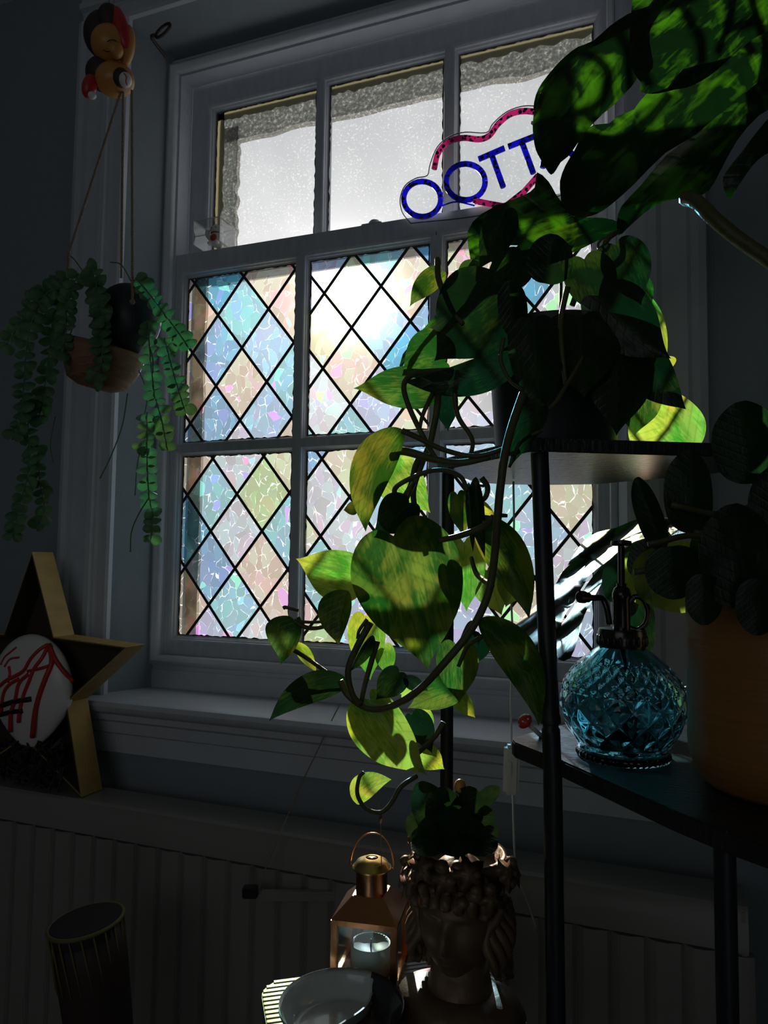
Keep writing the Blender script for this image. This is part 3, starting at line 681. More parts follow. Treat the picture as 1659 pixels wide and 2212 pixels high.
for pts, r in [
    ([(1130, 850, .70), (1106, 920, .69), (1090, 985, .68), (1080, 1060, .68), (1074, 1130, .68), (1066, 1220, .69), (1052, 1290, .69), (1018, 1360, .69), (960, 1432, .69), (905, 1490, .70), (850, 1524, .71), (795, 1530, .72), (752, 1502, .73), (735, 1470, .73)], .0042),
    ([(1066, 1118, .69), (1040, 1140, .70), (990, 1158, .71), (945, 1168, .72)], .0036),
    ([(1076, 1113, .68), (1096, 1114, .68)], .0022),
    ([(968, 800, .79), (905, 805, .78), (874, 826, .77), (880, 870, .76), (915, 945, .75), (942, 990, .75), (960, 1000, .75)], .0032),
    ([(985, 800, .78), (982, 850, .77), (990, 900, .77), (1020, 950, .76), (1015, 990, .75)], .0030),
    ([(940, 840, .80), (925, 870, .79), (912, 900, .79), (905, 935, .79)], .0028),
    ([(948, 830, .80), (944, 880, .79), (936, 925, .79), (928, 960, .79), (912, 1000, .79), (893, 1060, .79), (900, 1120, .79), (905, 1145, .79)], .0040),
    ([(868, 930, .74), (900, 944, .74), (960, 972, .74), (1030, 985, .73), (1110, 962, .72)], .0030),
    ([(842, 972, .77), (880, 976, .76), (930, 990, .75), (990, 1000, .74), (1060, 986, .73)], .0046),
    ([(893, 1045, .77), (885, 1060, .76), (872, 1088, .76), (862, 1085, .76), (852, 1060, .76), (870, 1042, .75), (920, 1020, .75), (960, 1016, .74), (995, 1030, .74), (1010, 1060, .74)], .0030),
    ([(905, 990, .79), (896, 1010, .79), (886, 1050, .79), (868, 1080, .78)], .0034),
    ([(1040, 1032, .80), (1053, 1052, .80), (1048, 1075, .80), (1030, 1085, .80)], .0034),
    ([(1046, 1050, .80), (1030, 1048, .80)], .0016),
    ([(1062, 1266, .70), (1030, 1240, .74), (1018, 1205, .76)], .0030),
    ([(1040, 1375, .71), (1010, 1396, .73), (990, 1440, .73)], .0026),
    ([(1030, 1345, .70), (1012, 1350, .70), (990, 1400, .70)], .0022),
    ([(800, 1345, .72), (770, 1400, .72), (752, 1450, .72), (762, 1500, .72), (778, 1522, .72)], .0038),
    ([(815, 1385, .73), (802, 1430, .73), (788, 1480, .73), (780, 1520, .73)], .0032),
    ([(793, 1338, .72), (776, 1362, .72), (772, 1380, .72)], .0020),
    ([(636, 1340, .78), (665, 1344, .78), (700, 1342, .78), (745, 1330, .77)], .0018),
    ([(636, 1341, .78), (660, 1355, .78), (690, 1356, .78), (740, 1340, .77)], .0026),
    ([(634, 1404, .80), (660, 1420, .79), (700, 1448, .77), (740, 1478, .75), (765, 1505, .73)], .0026),
    ([(612, 1314, .79), (618, 1312, .79), (645, 1319, .79)], .0022),
    ([(958, 1560, .74), (940, 1590, .74), (910, 1620, .73), (880, 1650, .72)], .0030),
    ([(900, 1676, .71), (866, 1700, .70), (845, 1735, .70), (822, 1755, .70), (790, 1746, .70), (772, 1715, .70), (776, 1680, .70), (786, 1668, .70)], .0024),
    ([(1226, 620, .74), (1212, 690, .74), (1214, 760, .73), (1222, 830, .73)], .0030),
    ([(1170, 930, .70), (1120, 955, .70), (1100, 1010, .70)], .0020),
    ([(1160, 870, .71), (1190, 880, .71), (1225, 830, .72), (1260, 770, .74)], .0024),
    ([(1088, 730, .74), (1082, 780, .74), (1110, 830, .73), (1160, 845, .72)], .0022),
    ([(1210, 560, .80), (1212, 620, .80), (1209, 690, .80)], .0020),
    ([(945, 560, .80), (948, 605, .78), (975, 670, .76), (1000, 700, .75)], .0034),
    ([(822, 1752, .70), (823, 1768, .70)], .0014),
]: stem('stem', pts, r, sm, po, taper=.75)

# ================================================================ big leaves at the upper right
mo = thing('monstera_plant', 'tall dark monstera whose split leaves hang over the window from the right', 'potted plant', (.32, -.30, 0))
def gd(x0, y0, d0, gx, gy): return lambda x, y: d0+(x-x0)*gx*1e-4+(y-y0)*gy*1e-4
sc3 = lambda pts, ox=1100, oy=0, k=2.966: [(ox+x/k, oy+y/k) for x, y in pts]
ML = lambda kind, pts, dep, ax, **k: obj('leaf', poly_leaf(pts, dep, ax, **k), LEAF[kind], mo)
# upper leaf: outer lobe and inner lobes with light between
ML('monstera', sc3([(1000, -120), (870, 60), (760, 90), (700, 180), (560, 270), (450, 330), (380, 400), (300, 460), (240, 520), (200, 600), (165, 700), (150, 790), (155, 880), (170, 960), (200, 1020), (235, 1080), (268, 1120), (300, 1090), (330, 1040), (380, 1000), (430, 930), (480, 860), (530, 800), (600, 730), (660, 680), (740, 600), (815, 510), (830, 400), (860, 250), (930, 120), (1100, -100)]), gd(1250, 200, .80, .6, .3), ((1480, -60), (1165, 370)), bow=.5)
ML('monstera', sc3([(800, -150), (780, 100), (770, 300), (780, 420), (820, 500), (845, 530), (835, 575), (880, 600), (960, 598), (1058, 575), (1140, 560), (1230, 520), (1330, 450), (1450, 340), (1560, 250), (1760, 120), (1800, -150)]), gd(1400, 100, .77, .3, .4), ((1640, -40), (1400, 200)), bow=.4)
ML('monstera', sc3([(1800, 100), (1560, 250), (1450, 340), (1250, 480), (1040, 560), (880, 600), (800, 700), (700, 740), (640, 790), (540, 800), (470, 860), (420, 960), (360, 1060), (325, 1160), (330, 1260), (345, 1330), (430, 1395), (520, 1385), (600, 1350), (690, 1280), (800, 1180), (1000, 980), (1200, 860), (1500, 600), (1800, 420)]), gd(1350, 320, .86, .5, -.2), ((1660, 80), (1240, 470)), bow=.3)
ML('monstera', sc3([(1800, 380), (1500, 580), (1200, 850), (1000, 1000), (850, 1180), (720, 1320), (690, 1420), (700, 1510), (760, 1460), (860, 1370), (950, 1310), (1060, 1275), (1180, 1268), (1280, 1220), (1350, 1100), (1460, 900), (1600, 740), (1800, 600)]), gd(1400, 380, .90, .4, .1), ((1660, 180), (1335, 500)), bow=.4)
ML('monstera', sc3([(1800, 650), (1640, 780), (1500, 960), (1390, 1100), (1368, 1160), (1385, 1240), (1420, 1275), (1470, 1190), (1560, 1060), (1640, 990), (1800, 900)]), gd(1600, 380, .84, .3, .1), ((1690, 240), (1575, 425)), bow=.5)
# curled margin at the left of the upper leaf
ML('monstera', sc3([(870, 50), (760, 90), (640, 170), (540, 260), (440, 300), (360, 360), (290, 430), (210, 530), (170, 610), (155, 690), (165, 710), (185, 640), (225, 550), (300, 470), (380, 400), (450, 345), (560, 290), (660, 240), (760, 180), (900, 100)]), gd(1200, 150, .765, .4, .2), ((1390, 20), (1155, 236)), grid=14)
# lower leaf lying across behind the pothos, with an oval hole in its web
ML('monstera', [(1016, 560), (1010, 500), (1040, 462), (1090, 438), (1130, 422), (1155, 405), (1160, 372), (1185, 392), (1200, 418), (1216, 440), (1240, 468), (1300, 470), (1340, 482), (1334, 505), (1290, 520), (1240, 545), (1180, 560), (1130, 575), (1080, 560), (1120, 530), (1060, 545), (1000, 640), (940, 690), (980, 620)], gd(1180, 480, .92, .3, .2), ((1340, 480), (1010, 600)), grid=18)
ML('monstera', [(920, 704), (870, 765), (866, 800), (900, 740), (1000, 650), (1100, 590), (1200, 560), (1240, 530), (1130, 540), (1050, 585), (980, 640)], gd(1000, 650, .88, .2, .2), ((1240, 530), (866, 800)), grid=14)
for pts, r in [([(1700, 590, .80), (1659, 560, .80), (1600, 520, .81), (1545, 475, .82), (1505, 436, .84), (1480, 428, .86)], .0085),
               ([(1760, 640, .80), (1720, 900, .8), (1705, 1300, .85)], .0085),
               ([(1334, 500, .90), (1310, 520, .88), (1300, 560, .88), (1260, 600, .88), (1236, 660, .88)], .0035),
               ([(1296, 545, .84), (1292, 528, .84), (1304, 514, .84), (1310, 520, .84), (1300, 540, .84), (1290, 546, .84)], .0014)]:
    stem('stem', pts, r, MAT['stem'], mo)
for pts, r in [([(1705, 1300, .85), (1740, 1000, .86), (1765, 640, .84), (1790, 200, .84), (1800, -120, .84)], .009), ([(1790, 180, .84), (1650, -100, .82), (1480, -60, .79)], .004),
               ([(1792, 120, .84), (1720, -20, .80), (1640, -40, .77)], .004), ([(1784, 250, .84), (1720, 120, .87), (1660, 80, .87)], .004), ([(1780, 330, .84), (1720, 220, .9), (1660, 180, .91)], .004),
               ([(1775, 420, .84), (1730, 280, .85), (1690, 240, .84)], .004)]:
    stem('stem', pts, r, MAT['stem'], mo)
# glossy leaf low behind the stand
g = thing('split_leaf_plant', 'glossy split leaf with rainbow highlights between the stand and the lower sash', 'potted plant', (.16, -.33, 0))
GL = lambda pts, dep, ax, **k: obj('leaf_lobe', poly_leaf(pts, dep, ax, **k), LEAF['gloss'], g)
def gg(x, y): return 1.04+.0026*(-.63*(x-1310)-.77*(y-1260))+.0002*(1310-x)+.020*math.sin((-.63*(x-1310)-.77*(y-1260)+.05*(x-1300))*.13)
GL([(1478, 1112), (1440, 1118), (1400, 1117), (1368, 1124), (1330, 1140), (1290, 1150), (1262, 1168), (1240, 1198), (1226, 1222), (1250, 1206), (1290, 1186), (1330, 1172), (1380, 1150), (1420, 1140), (1470, 1150)], gg, ((1480, 1130), (1226, 1222)), grid=12)
GL([(1480, 1140), (1420, 1136), (1380, 1146), (1330, 1170), (1290, 1186), (1250, 1204), (1215, 1235), (1200, 1262), (1150, 1315), (1112, 1352), (1108, 1380), (1140, 1420), (1200, 1420), (1214, 1340), (1240, 1300), (1276, 1240), (1310, 1215), (1350, 1180), (1400, 1160)], gg, ((1480, 1140), (1130, 1400)), grid=16, bow=.2)
GL([(1410, 1160), (1360, 1178), (1322, 1205), (1300, 1222), (1268, 1262), (1246, 1300), (1216, 1345), (1202, 1380), (1205, 1424), (1232, 1422), (1248, 1380), (1262, 1330), (1280, 1296), (1312, 1240), (1350, 1200), (1400, 1175)], lambda x, y: gg(x, y)-.01, ((1410, 1160), (1220, 1420)), grid=14, bow=.3)
GL([(1480, 1112), (1450, 1118), (1446, 1150), (1460, 1160), (1482, 1150)], gg, ((1480, 1110), (1450, 1150)), grid=12)
stem('stem', [(1480, 1140, 1.06), (1540, 1180, 1.04), (1600, 1300, 1.02), (1630, 1500, 1.0)], .005, MAT['stem'], g)
obj('pot', B().lathe([(0, 0), (.09, 0), (.11, .18), (.115, .18), (.11, .2), (.1, .17), (0, .17)], (.30, -.30, .93), 32).me('pot', smooth=True), MAT['pot'], g)
obj('pedestal', B().box(.19, .41, -.40, -.2, 0, .93).me('pedestal', bevel=.004), MAT['black'], g)
obj('pot', B().lathe([(0, 0), (.09, 0), (.12, .24), (.125, .24), (.12, .27), (.11, .22), (0, .22)], (.52, -.55, 0), 32).me('pot', smooth=True), MAT['pot'], mo)
obj('stem', B().tube(spl([(.52, -.55, .2), (.44, -.56, .8), (.36, -.62, 1.2), D(1705, 1300, .85)], 6), .008, 8).me('stem', smooth=True), MAT['stem'], mo)

# ================================================================ ochre pot with round leaves, lower shelf
oc = atZ(1712, 1705, Z2); oc = Vector((oc.x, oc.y, Z2))
ro = thing('potted_peperomia', 'ochre cylinder pot of dark round leaves on the lower shelf', 'potted plant', oc)
OD = (oc-CAM).dot(fw)
Rr = (1712-1503)*OD/F
prof = [(0, 0), (Rr*.80, 0), (Rr*.90, .006), (Rr*.97, .02)]+[(Rr*(1+.006*math.sin(i*1.9)), .03+i*.0115) for i in range(12)]+[(Rr*1.01, .172), (Rr*.99, .176), (Rr*.95, .17), (Rr*.93, .15), (0, .148)]
obj('pot', B().lathe(prof, oc, 48).me('pot', smooth=True), MAT['terra'], ro)
obj('soil', B().lathe([(0, .151), (Rr*.93, .151)], oc, 24).me('soil'), MAT['soil'], ro)
def RLf(kind, *a, **k): return obj('leaf', leaf_mesh(*a, shape=OVAL, **k), LEAF[kind], ro)
RLf('round', (1432, 1185), (1376, 1032), 32, 26, .66, .66, fold=.5)
RLf('round', (1500, 1150), (1490, 972), 62, 44, .64, .64, fold=.2)
RLf('round', (1640, 1040), (1600, 868), 84, 70, .62, .62, fold=.2)
RLf('round', (1620, 1310), (1580, 1090), 92, 80, .56, .56, fold=.1)
RLf('round', (1450, 1180), (1462, 1294), 62, 62, .60, .60, fold=.2)
RLf('bright', (1470, 1170), (1486, 1322), 40, 112, .72, .72, fold=.15)
RLf('shaded_pothos', (1384, 1250), (1404, 1168), 38, 44, .74, .74, fold=.4)
RLf('bright', (1366, 1190), (1398, 1310), 12, 36, .75, .75, fold=.2)
RLf('round', (1518, 1240), (1522, 1350), 42, 40, .56, .56, fold=.3)
RLf('round', (1640, 1250), (1636, 1372), 50, 50, .55, .55, fold=.2)
RLf('pothos', (1540, 1200), (1498, 1160), 30, 34, .70, .70, fold=.3)
RLf('bright', (1545, 1250), (1580, 1284), 20, 26, .70, .70, fold=.2)
RLf('round', (1700, 1180), (1690, 1000), 80, 80, .60, .60, fold=.2)
RLf('shaded_pothos', (1356, 1210), (1395, 1420), 36, 34, .80, .79, fold=.4)
RLf('shaded_pothos', (1330, 1212), (1322, 1300), 20, 26, .84, .84, fold=.4)
for k_, (a, b_) in enumerate([((1400, 1176), (1660, 1330)), ((1500, 1150), (1670, 1320)), ((1626, 1040), (1700, 1310)), ((1370, 1236), (1660, 1340)), ((1520, 1240), (1680, 1320)), ((1450, 1090), (1690, 1060)), ((1600, 1300), (1690, 1350))]):
    m_ = ((a[0]+b_[0])/2, min(a[1], b_[1])-10+30*(k_ % 3))
    stem('stem', [(a[0], a[1], .63), (m_[0], m_[1], .63), (b_[0], b_[1], OD)], .0026, MAT['stem'], ro)

# ================================================================ aqua glass mister
bc = atZ(1344, 1640, Z2); bc = Vector((bc.x, bc.y+.012, Z2)); BD = (bc-CAM).dot(fw)
bt = thing('glass_mister', 'round aqua diamond-cut glass plant mister with a dark metal pump', 'spray bottle', bc)
Rb = 133*BD/F
def bottle(inner):
    n, m = 224, 96; V = []; hs = .110*BD/.74
    for i in range(m+1):
        t = i/m; z = hs*t
        # foot, globe, shoulder, neck
        if t < .06: r = .72+.02*math.sin(t/.06*math.pi)
        elif t < .10: r = .70
        else:
            u = (t-.10)/.90; r = .70+(1-.70)*math.sin(min(u/.42, 1)*math.pi/2) if u < .42 else 1-(1-.32)*(((u-.42)/.58)**2.1)
        for k in range(n):
            a = 2*math.pi*k/n; rr = r
            if not inner:
                if .10 < t < .60:
                    p, q = (a*14/math.pi+t*8.2), (a*14/math.pi-t*8.2); rr += .030*min(abs(math.sin(p*math.pi/2)), abs(math.sin(q*math.pi/2)))-.018
                elif .60 <= t < .84:
                    p, q = (a*28/math.pi+t*17), (a*28/math.pi-t*17); rr += .034*min(abs(math.sin(p*math.pi/2)), abs(math.sin(q*math.pi/2)))-.014
                elif t < .06: rr += .008*math.cos(a*48)
                elif t >= .84: rr += .008*math.cos(a*16)*(1-t)/.16
            else: rr = rr-.055
            V.append(bc+Vector((rr*Rb*math.cos(a), rr*Rb*math.sin(a), z if not inner else z*.95+.004)))
    Fc = [(i*n+k, i*n+(k+1) % n, (i+1)*n+(k+1) % n, (i+1)*n+k) for i in range(m) for k in range(n)]
    Fc += [tuple(range(n))[::-1], tuple(range(m*n, (m+1)*n))]
    return V, Fc, hs
V, Fc, hs = bottle(False); V2, F2, _ = bottle(True)
bb = B().add(V, Fc); b_ = bb.me('glass_body', weld=False)
o = obj('glass_body', b_, MAT['bglass'], bt); autosm(o, 28)
bi = B().add(V2, F2).me('inside', smooth=True, weld=False); bi.flip_normals()
obj('inner_wall', bi, MAT['bglass'], bt)
gm = MAT['sprayer']; k = BD/.74
def P3(px, py, dd=0): return D(px, py, BD+dd)
capz = bc.z+hs
o = obj('screw_cap', B().lathe([(0, -.002), (.0225*k, -.002), (.0238*k, .001)]+[(.0238*k, .013*k), (.0225*k, .0165*k), (0, .0165*k)], (bc.x, bc.y, capz), 48).me('screw_cap'), gm, bt); autosm(o, 35)
b = B()
for i in range(24):
    a = 2*math.pi*i/24; c_ = Vector((bc.x+.0238*k*math.cos(a), bc.y+.0238*k*math.sin(a), capz+.005*k)); b.ball(c_, (.0016, .0016, .0055*k), 6, 5)
obj('cap_knurl', b.me('cap_knurl', smooth=True), gm, bt, kind='stuff')
base = Vector((bc.x, bc.y, capz+.016*k))
o = obj('pump_barrel', B().lathe([(.0085*k, 0), (.0085*k, .030*k), (.0092*k, .031*k), (.0092*k, .036*k), (.0075*k, .041*k), (.005*k, .043*k), (.005*k, .046*k), (0, .046*k)], base, 28).me('pump_barrel'), gm, bt); autosm(o, 35)
o = obj('plunger_rod', B().lathe([(.0034*k, 0), (.0034*k, .042*k)], base+Vector((0, 0, .044*k)), 16).me('plunger_rod'), gm, bt); autosm(o, 50)
o = obj('thumb_button', B().lathe([(0, 0), (.0095*k, .0), (.0105*k, .002), (.010*k, .005), (.004*k, .0062*k), (0, .0062*k)], base+Vector((0, 0, .084*k)), 28).me('thumb_button'), gm, bt); autosm(o, 35)
sp = P3(1262, 1290); s0 = base+Vector((-.006, 0, .004)); 
o = obj('spout', B().tube(spl([s0+Vector((-.006, 0, .0)), s0+Vector((-.0085*k, 0, .016*k)), s0+Vector((-.013*k, 0, .026*k)), sp+(s0+Vector((-.013*k, 0, .026*k))-sp)*.5, sp], 6), .0032*k, 14).me('spout', smooth=True), gm, bt)
ax = (sp-(s0+Vector((-.013*k, 0, .026*k)))).normalized()
o = obj('nozzle', B().lathe([(.0035*k, -.008*k), (.0052*k, -.006*k), (.0052*k, -.001*k), (.0062*k, 0), (.0062*k, .006*k), (.0045*k, .008*k), (0, .008*k)], sp, 20, ax).me('nozzle'), gm, bt); autosm(o, 35)
hp = [base+Vector((.007*k, 0, .026*k)), base+Vector((.013*k, 0, .033*k)), base+Vector((.021*k, 0, .030*k)), base+Vector((.025*k, 0, .019*k)), base+Vector((.023*k, 0, .007*k)), base+Vector((.015*k, 0, .000*k)), base+Vector((.006*k, 0, .002*k))]
obj('finger_ring', B().tube(spl(hp, 6), .0028*k, 12).me('finger_ring', smooth=True), gm, bt)
obj('dip_tube', B().tube([(bc.x, bc.y, capz), (bc.x+.008, bc.y, bc.z+.012)], .0025, 8).me('dip_tube', smooth=True), MAT['black'], bt)

# ================================================================ red mushroom ornaments
def mushroom(lbl, cap, foot, r, grp=None):
    cap, foot = Vector(cap), Vector(foot); axd = (cap-foot).normalized()
    t = thing('mushroom_ornament', lbl, 'ornament', foot)
    obj('stalk', B().tube([foot, cap], [r*.32, r*.28], 12).me('stalk', smooth=True), MAT['egg'], t)
    cp = obj('cap', B().lathe([(0, r*.75), (r*.45, r*.66), (r*.8, r*.4), (r, 0), (r*.93, -r*.14), (r*.3, -r*.05), (0, 0)], cap, 24, axd).me('cap', smooth=True), MAT['red'], t)
    q = axd.to_track_quat('Z', 'Y')
    for i in range(6):
        a = i*1.05+.3; e = .55 if i % 2 else .95
        v = q @ Vector((math.sin(e)*math.cos(a)*r, math.sin(e)*math.sin(a)*r, math.cos(e)*r*.76)); c_ = cap+v*.97
        obj('spot', B().ball(c_, (r*.13, r*.13, r*.05), 8, 5, v.to_track_quat('Z', 'Y')).me('spot', smooth=True), MAT['egg'], cp)
    return t
c1 = D(1134, 1558, .80); f1 = atZ(1172, 1592, Z2); mushroom('glossy red toadstool leaning left at the tip of the lower shelf', c1, f1+Vector((0, 0, .0)), .0088)
c2 = D(1488, 1494, .86); f2 = Vector((c2.x+.003, c2.y, Z2)); mushroom('red toadstool standing between the mister and the ochre pot', c2, f2, .0090)

# ================================================================ cord with switch hanging from the upper shelf
t = thing('switch_cord', 'thin white cord with an in-line rocker switch hanging below the upper shelf', 'cord', D(1110, 1665, .95))
obj('cable', B().tube(spl([D(1109, 1040, .98), D(1110, 1150, .97), D(1103, 1240, .97), D(1108, 1400, .97), D(1104, 1500, .96), D(1105, 1612, .95)], 5), .0014, 8).me('cable', smooth=True), MAT['white'], t)
obj('cable', B().tube(spl([D(1108, 1712, .95), D(1110, 1790, .95), D(1116, 1880, .97), D(1140, 1950, 1.02), D(1160, 2010, 1.05)], 5), .0014, 8).me('cable', smooth=True), MAT['white'], t)
s1, s2 = D(1106, 1608, .95), D(1103, 1716, .95)
def orient_box(name, c, u, v, w_, hu, hv, hw, m, par, bevel=.003):
    b = B().box(-hu, hu, -hv, hv, -hw, hw); me = b.me(name, bevel=bevel)
    me.transform(Matrix((u, v, w_)).transposed().to_4x4()); me.transform(Matrix.Translation(c)); return autosm(obj(name, me, m, par), 40)
uz = (s1-s2).normalized(); ux = rt; uy = uz.cross(ux).normalized(); ux = uy.cross(uz)
sw = orient_box('switch_body', (s1+s2)/2, ux, uy, uz, .0098, .007, .032, MAT['white'], t, .004)
orient_box('rocker', (s1+s2)/2-fw*.008-rt*.004+up*.003, ux, uy, uz, .003, .0022, .010, MAT['white'], t, .001)

# ================================================================ lamp sign: mirrored word seen from behind
SY = -.034
S2 = lambda x, y: atY(x, y, SY)
sg = thing('tattoo_sign', 'mirrored TATTOO tube sign in blue with a pink cloud outline on the meeting rail', 'sign', S2(1050, 470))
def circ(cx, cy, rx, ry, n=28): return [S2(cx+rx*math.cos(2*math.pi*k/n), cy+ry*math.sin(2*math.pi*k/n)) for k in range(n+1)]
def stub(pts, m, nm, r=.0062, smoothp=True):
    P = [S2(*p) for p in pts]; P = spl(P, 5) if smoothp and len(P) > 2 else P
    obj(nm, B().tube(P, r, 10).me(nm, smooth=True), m, sg)
bm_, pk = MAT['bluetube'], MAT['pinktube']
obj('letter_o', B().tube(circ(912, 430, 40, 38), .0060, 10, cap=False).me('letter_o', smooth=True), bm_, sg)
obj('letter_o', B().tube(circ(1006, 393, 42, 39), .0060, 10, cap=False).me('letter_o', smooth=True), bm_, sg)
def letter(nm, strokes):
    b = B()
    for s_ in strokes: b.tube([S2(*p) for p in s_], .0060, 10)
    obj(nm, b.me(nm, smooth=True), bm_, sg)
letter('letter_t', [[(1034, 344), (1090, 320)], [(1062, 334), (1087, 404)]])
letter('letter_t', [[(1098, 317), (1156, 294)], [(1127, 306), (1152, 374)]])
letter('letter_a', [[(1190, 280), (1172, 362)], [(1190, 280), (1238, 336)], [(1178, 338), (1224, 320)]])
letter('letter_t', [[(1222, 266), (1280, 243)], [(1251, 255), (1276, 322)]])
stub([(938, 365), (946, 332), (966, 308), (1000, 298), (1036, 301), (1058, 292), (1076, 268), (1104, 246), (1140, 240), (1180, 250), (1204, 268), (1250, 230), (1300, 220), (1330, 250)], pk, 'cloud_outline')
stub([(1024, 434), (1090, 446), (1132, 414), (1162, 380)], pk, 'lower_stroke', smoothp=False)
outl = [(884, 478), (866, 455), (861, 425), (872, 396), (896, 380), (920, 374), (926, 350), (942, 312), (968, 290), (1002, 280), (1048, 281), (1062, 262), (1092, 236), (1130, 223), (1170, 226), (1206, 240), (1260, 205), (1320, 205), (1352, 240), (1350, 300), (1300, 380), (1200, 420), (1100, 448), (1000, 466)]
O3 = [S2(*p)+Vector((0, .010, 0)) for p in outl]; P_ = spl([Vector(p) for p in O3]+[O3[0]], 4)[:-1]
pl_ = B().prismY([(p.x, p.z) for p in P_], SY+.007, SY+.011).me('backing_panel')
obj('backing_panel', pl_, MAT['acrylic'], sg)
obj('panel_edge', B().tube(P_+[P_[0]], .0011, 6).me('panel_edge', smooth=True), MAT['bead'], sg)
stub([(1148, 266), (1152, 266)], MAT['white'], 'standoff', .004, False)
stub([(953, 445), (985, 436), (1025, 444)], MAT['bluetube'], 'lead_wire', .0016)

# ================================================================ boxed lucky cat on the meeting rail
lc = atY(458, 546, -.055)
LZ = 2.147
bx = thing('display_case', 'small clear acrylic case on the left end of the meeting rail', 'display case', (lc.x, -.03, LZ))
x0_, x1_ = atY(420, 548, -.055).x, atY(477, 540, -.055).x; ya, yb = -.062, .012; zt = atY(440, 478, -.055).z
wth = .0018
for nm_, bxs in (('front_panel', (x0_, x1_, ya, ya+wth, LZ, zt)), ('back_panel', (x0_, x1_, yb-wth, yb, LZ, zt)), ('side_panel', (x0_, x0_+wth, ya+wth, yb-wth, LZ, zt)), ('side_panel', (x1_-wth, x1_, ya+wth, yb-wth, LZ, zt)), ('top_panel', (x0_, x1_, ya, yb, zt, zt+wth))):
    obj(nm_, B().box(*bxs).me(nm_), MAT['acrylic'], bx)
e = B()
for (xx, yy) in ((x0_, ya), (x1_, ya), (x0_, yb), (x1_, yb)): e.box(xx-.0008, xx+.0008, yy-.0008, yy+.0008, LZ, zt)
for yy in (ya, yb): e.box(x0_, x1_, yy-.0008, yy+.0008, zt, zt+.0016)
for xx in (x0_, x1_): e.box(xx-.0008, xx+.0008, ya, yb, zt, zt+.0016)
obj('edge_frame', e.me('edge_frame', weld=False), MAT['egg'], bx)
cc_ = Vector(((x0_+x1_)/2+.006, -.028, LZ+.001)); u_ = .0190
cat = thing('lucky_cat', 'tiny white beckoning cat figure with red collar inside the clear case', 'figurine', cc_)
obj('body', B().ball(cc_+Vector((0, 0, u_*.95)), (u_*.95, u_*.85, u_), 16, 12).me('body', smooth=True), MAT['egg'], cat)
hd = obj('head', B().ball(cc_+Vector((.001, -.002, u_*2.15)), (u_*.9, u_*.75, u_*.68), 16, 12).me('head', smooth=True), MAT['egg'], cat)
for s_ in (-1, 1):
    obj('ear', B().lathe([(u_*.30, 0), (u_*.15, u_*.3), (0, u_*.5)], cc_+Vector((.001+s_*u_*.5, -.002, u_*2.6)), 10).me('ear', smooth=True), MAT['red'], hd)
    obj('eye', B().ball(cc_+Vector((.001+s_*u_*.3, -.002-u_*.72, u_*2.2)), u_*.07, 8, 6).me('eye', smooth=True), MAT['black'], hd)
    obj('foot', B().ball(cc_+Vector((s_*u_*.5, -u_*.7, u_*.25)), (u_*.3, u_*.4, u_*.25), 10, 8).me('foot', smooth=True), MAT['egg'], cat)
obj('collar', B().lathe([(u_*.70, u_*1.62), (u_*.78, u_*1.7), (u_*.70, u_*1.78)], cc_, 20, closed=True).me('collar', smooth=True), MAT['red'], cat)
obj('raised_paw', B().tube(spl([cc_+Vector((-u_*.8, -.003, u_*1.1)), cc_+Vector((-u_*1.15, -.006, u_*1.6)), cc_+Vector((-u_*1.05, -.008, u_*2.2))], 4), [u_*.3]*9, 10).me('raised_paw', smooth=True), MAT['egg'], cat)
obj('bib', B().ball(cc_+Vector((0, -u_*.72, u_*.95)), (u_*.5, u_*.2, u_*.45), 10, 8).me('bib', smooth=True), MAT['red'], cat)
# sash fastener on the rail
fa = atY(803, 492, -.02)
t = thing('sash_fastener', 'flat painted sash fastener on the meeting rail below the centre light', 'latch', (fa.x, -.005, LZ))
obj('base_plate', B().box(fa.x-.028, fa.x+.022, -.018, .012, LZ, LZ+.005).me('base_plate', bevel=.002), MAT['trim'], t)
obj('cam', B().lathe([(0, 0), (.013, 0), (.014, .004), (.010, .009), (0, .010)], (fa.x, -.003, LZ+.005), 20).me('cam', smooth=True), MAT['trim'], t)

# ================================================================ hanging planter with trailing eucalyptus
HD = 1.24
hp_ = thing('hanging_planter', 'rope-hung dark wooden planter spilling trailing eucalyptus beside the window', 'hanging planter', D(235, 745, HD))
def plate(name, pts, dn, df, m, par, bev=.003):
    """slab cut to an outline, standing between two depths"""
    n = len(pts); V = [D(x, y, dn) for x, y in pts]+[D(x, y, df) for x, y in pts]
    return autosm(obj(name, B().add(V, [tuple(range(n))[::-1], tuple(range(n, 2*n))]+[(i, (i+1) % n, n+(i+1) % n, n+i) for i in range(n)]).me(name, bevel=bev), m, par), 40)
# half-log bowl: a squashed lathe with a pale cut rim
bowlc = D(222, 775, HD); q = Quaternion((0, 1, 0), R(16))
def squash(me, c, sx, sy, sz, q=Quaternion()):
    for v in me.vertices:
        p = q.inverted() @ (v.co-c); v.co = c+q @ Vector((p.x*sx, p.y*sy, p.z*sz))
    return me
bw = B().lathe([(0, -.055), (.030, -.054), (.052, -.045), (.066, -.018), (.072, .012), (.070, .022), (.064, .020), (.058, -.01), (.03, -.035), (0, -.038)], bowlc, 36, q @ Vector((0, 0, 1))).me('bowl', smooth=True)
o = obj('bowl', squash(bw, bowlc, 1.0, .8, .95), MAT['wood'], hp_)
obj('inner_pot', squash(B().ball(D(275, 690, HD), (.058, .05, .06), 24, 16).me('inner_pot', smooth=True), D(275, 690, HD), 1, 1, 1), MAT['pot'], hp_)
obj('rim_plate', squash(B().lathe([(0, .004), (.060, .004), (.066, .010), (.060, .014), (0, .012)], bowlc, 36, q @ Vector((0, 0, 1))).me('rim_plate', smooth=True), bowlc, 1, .8, 1), MAT['wood'], hp_)
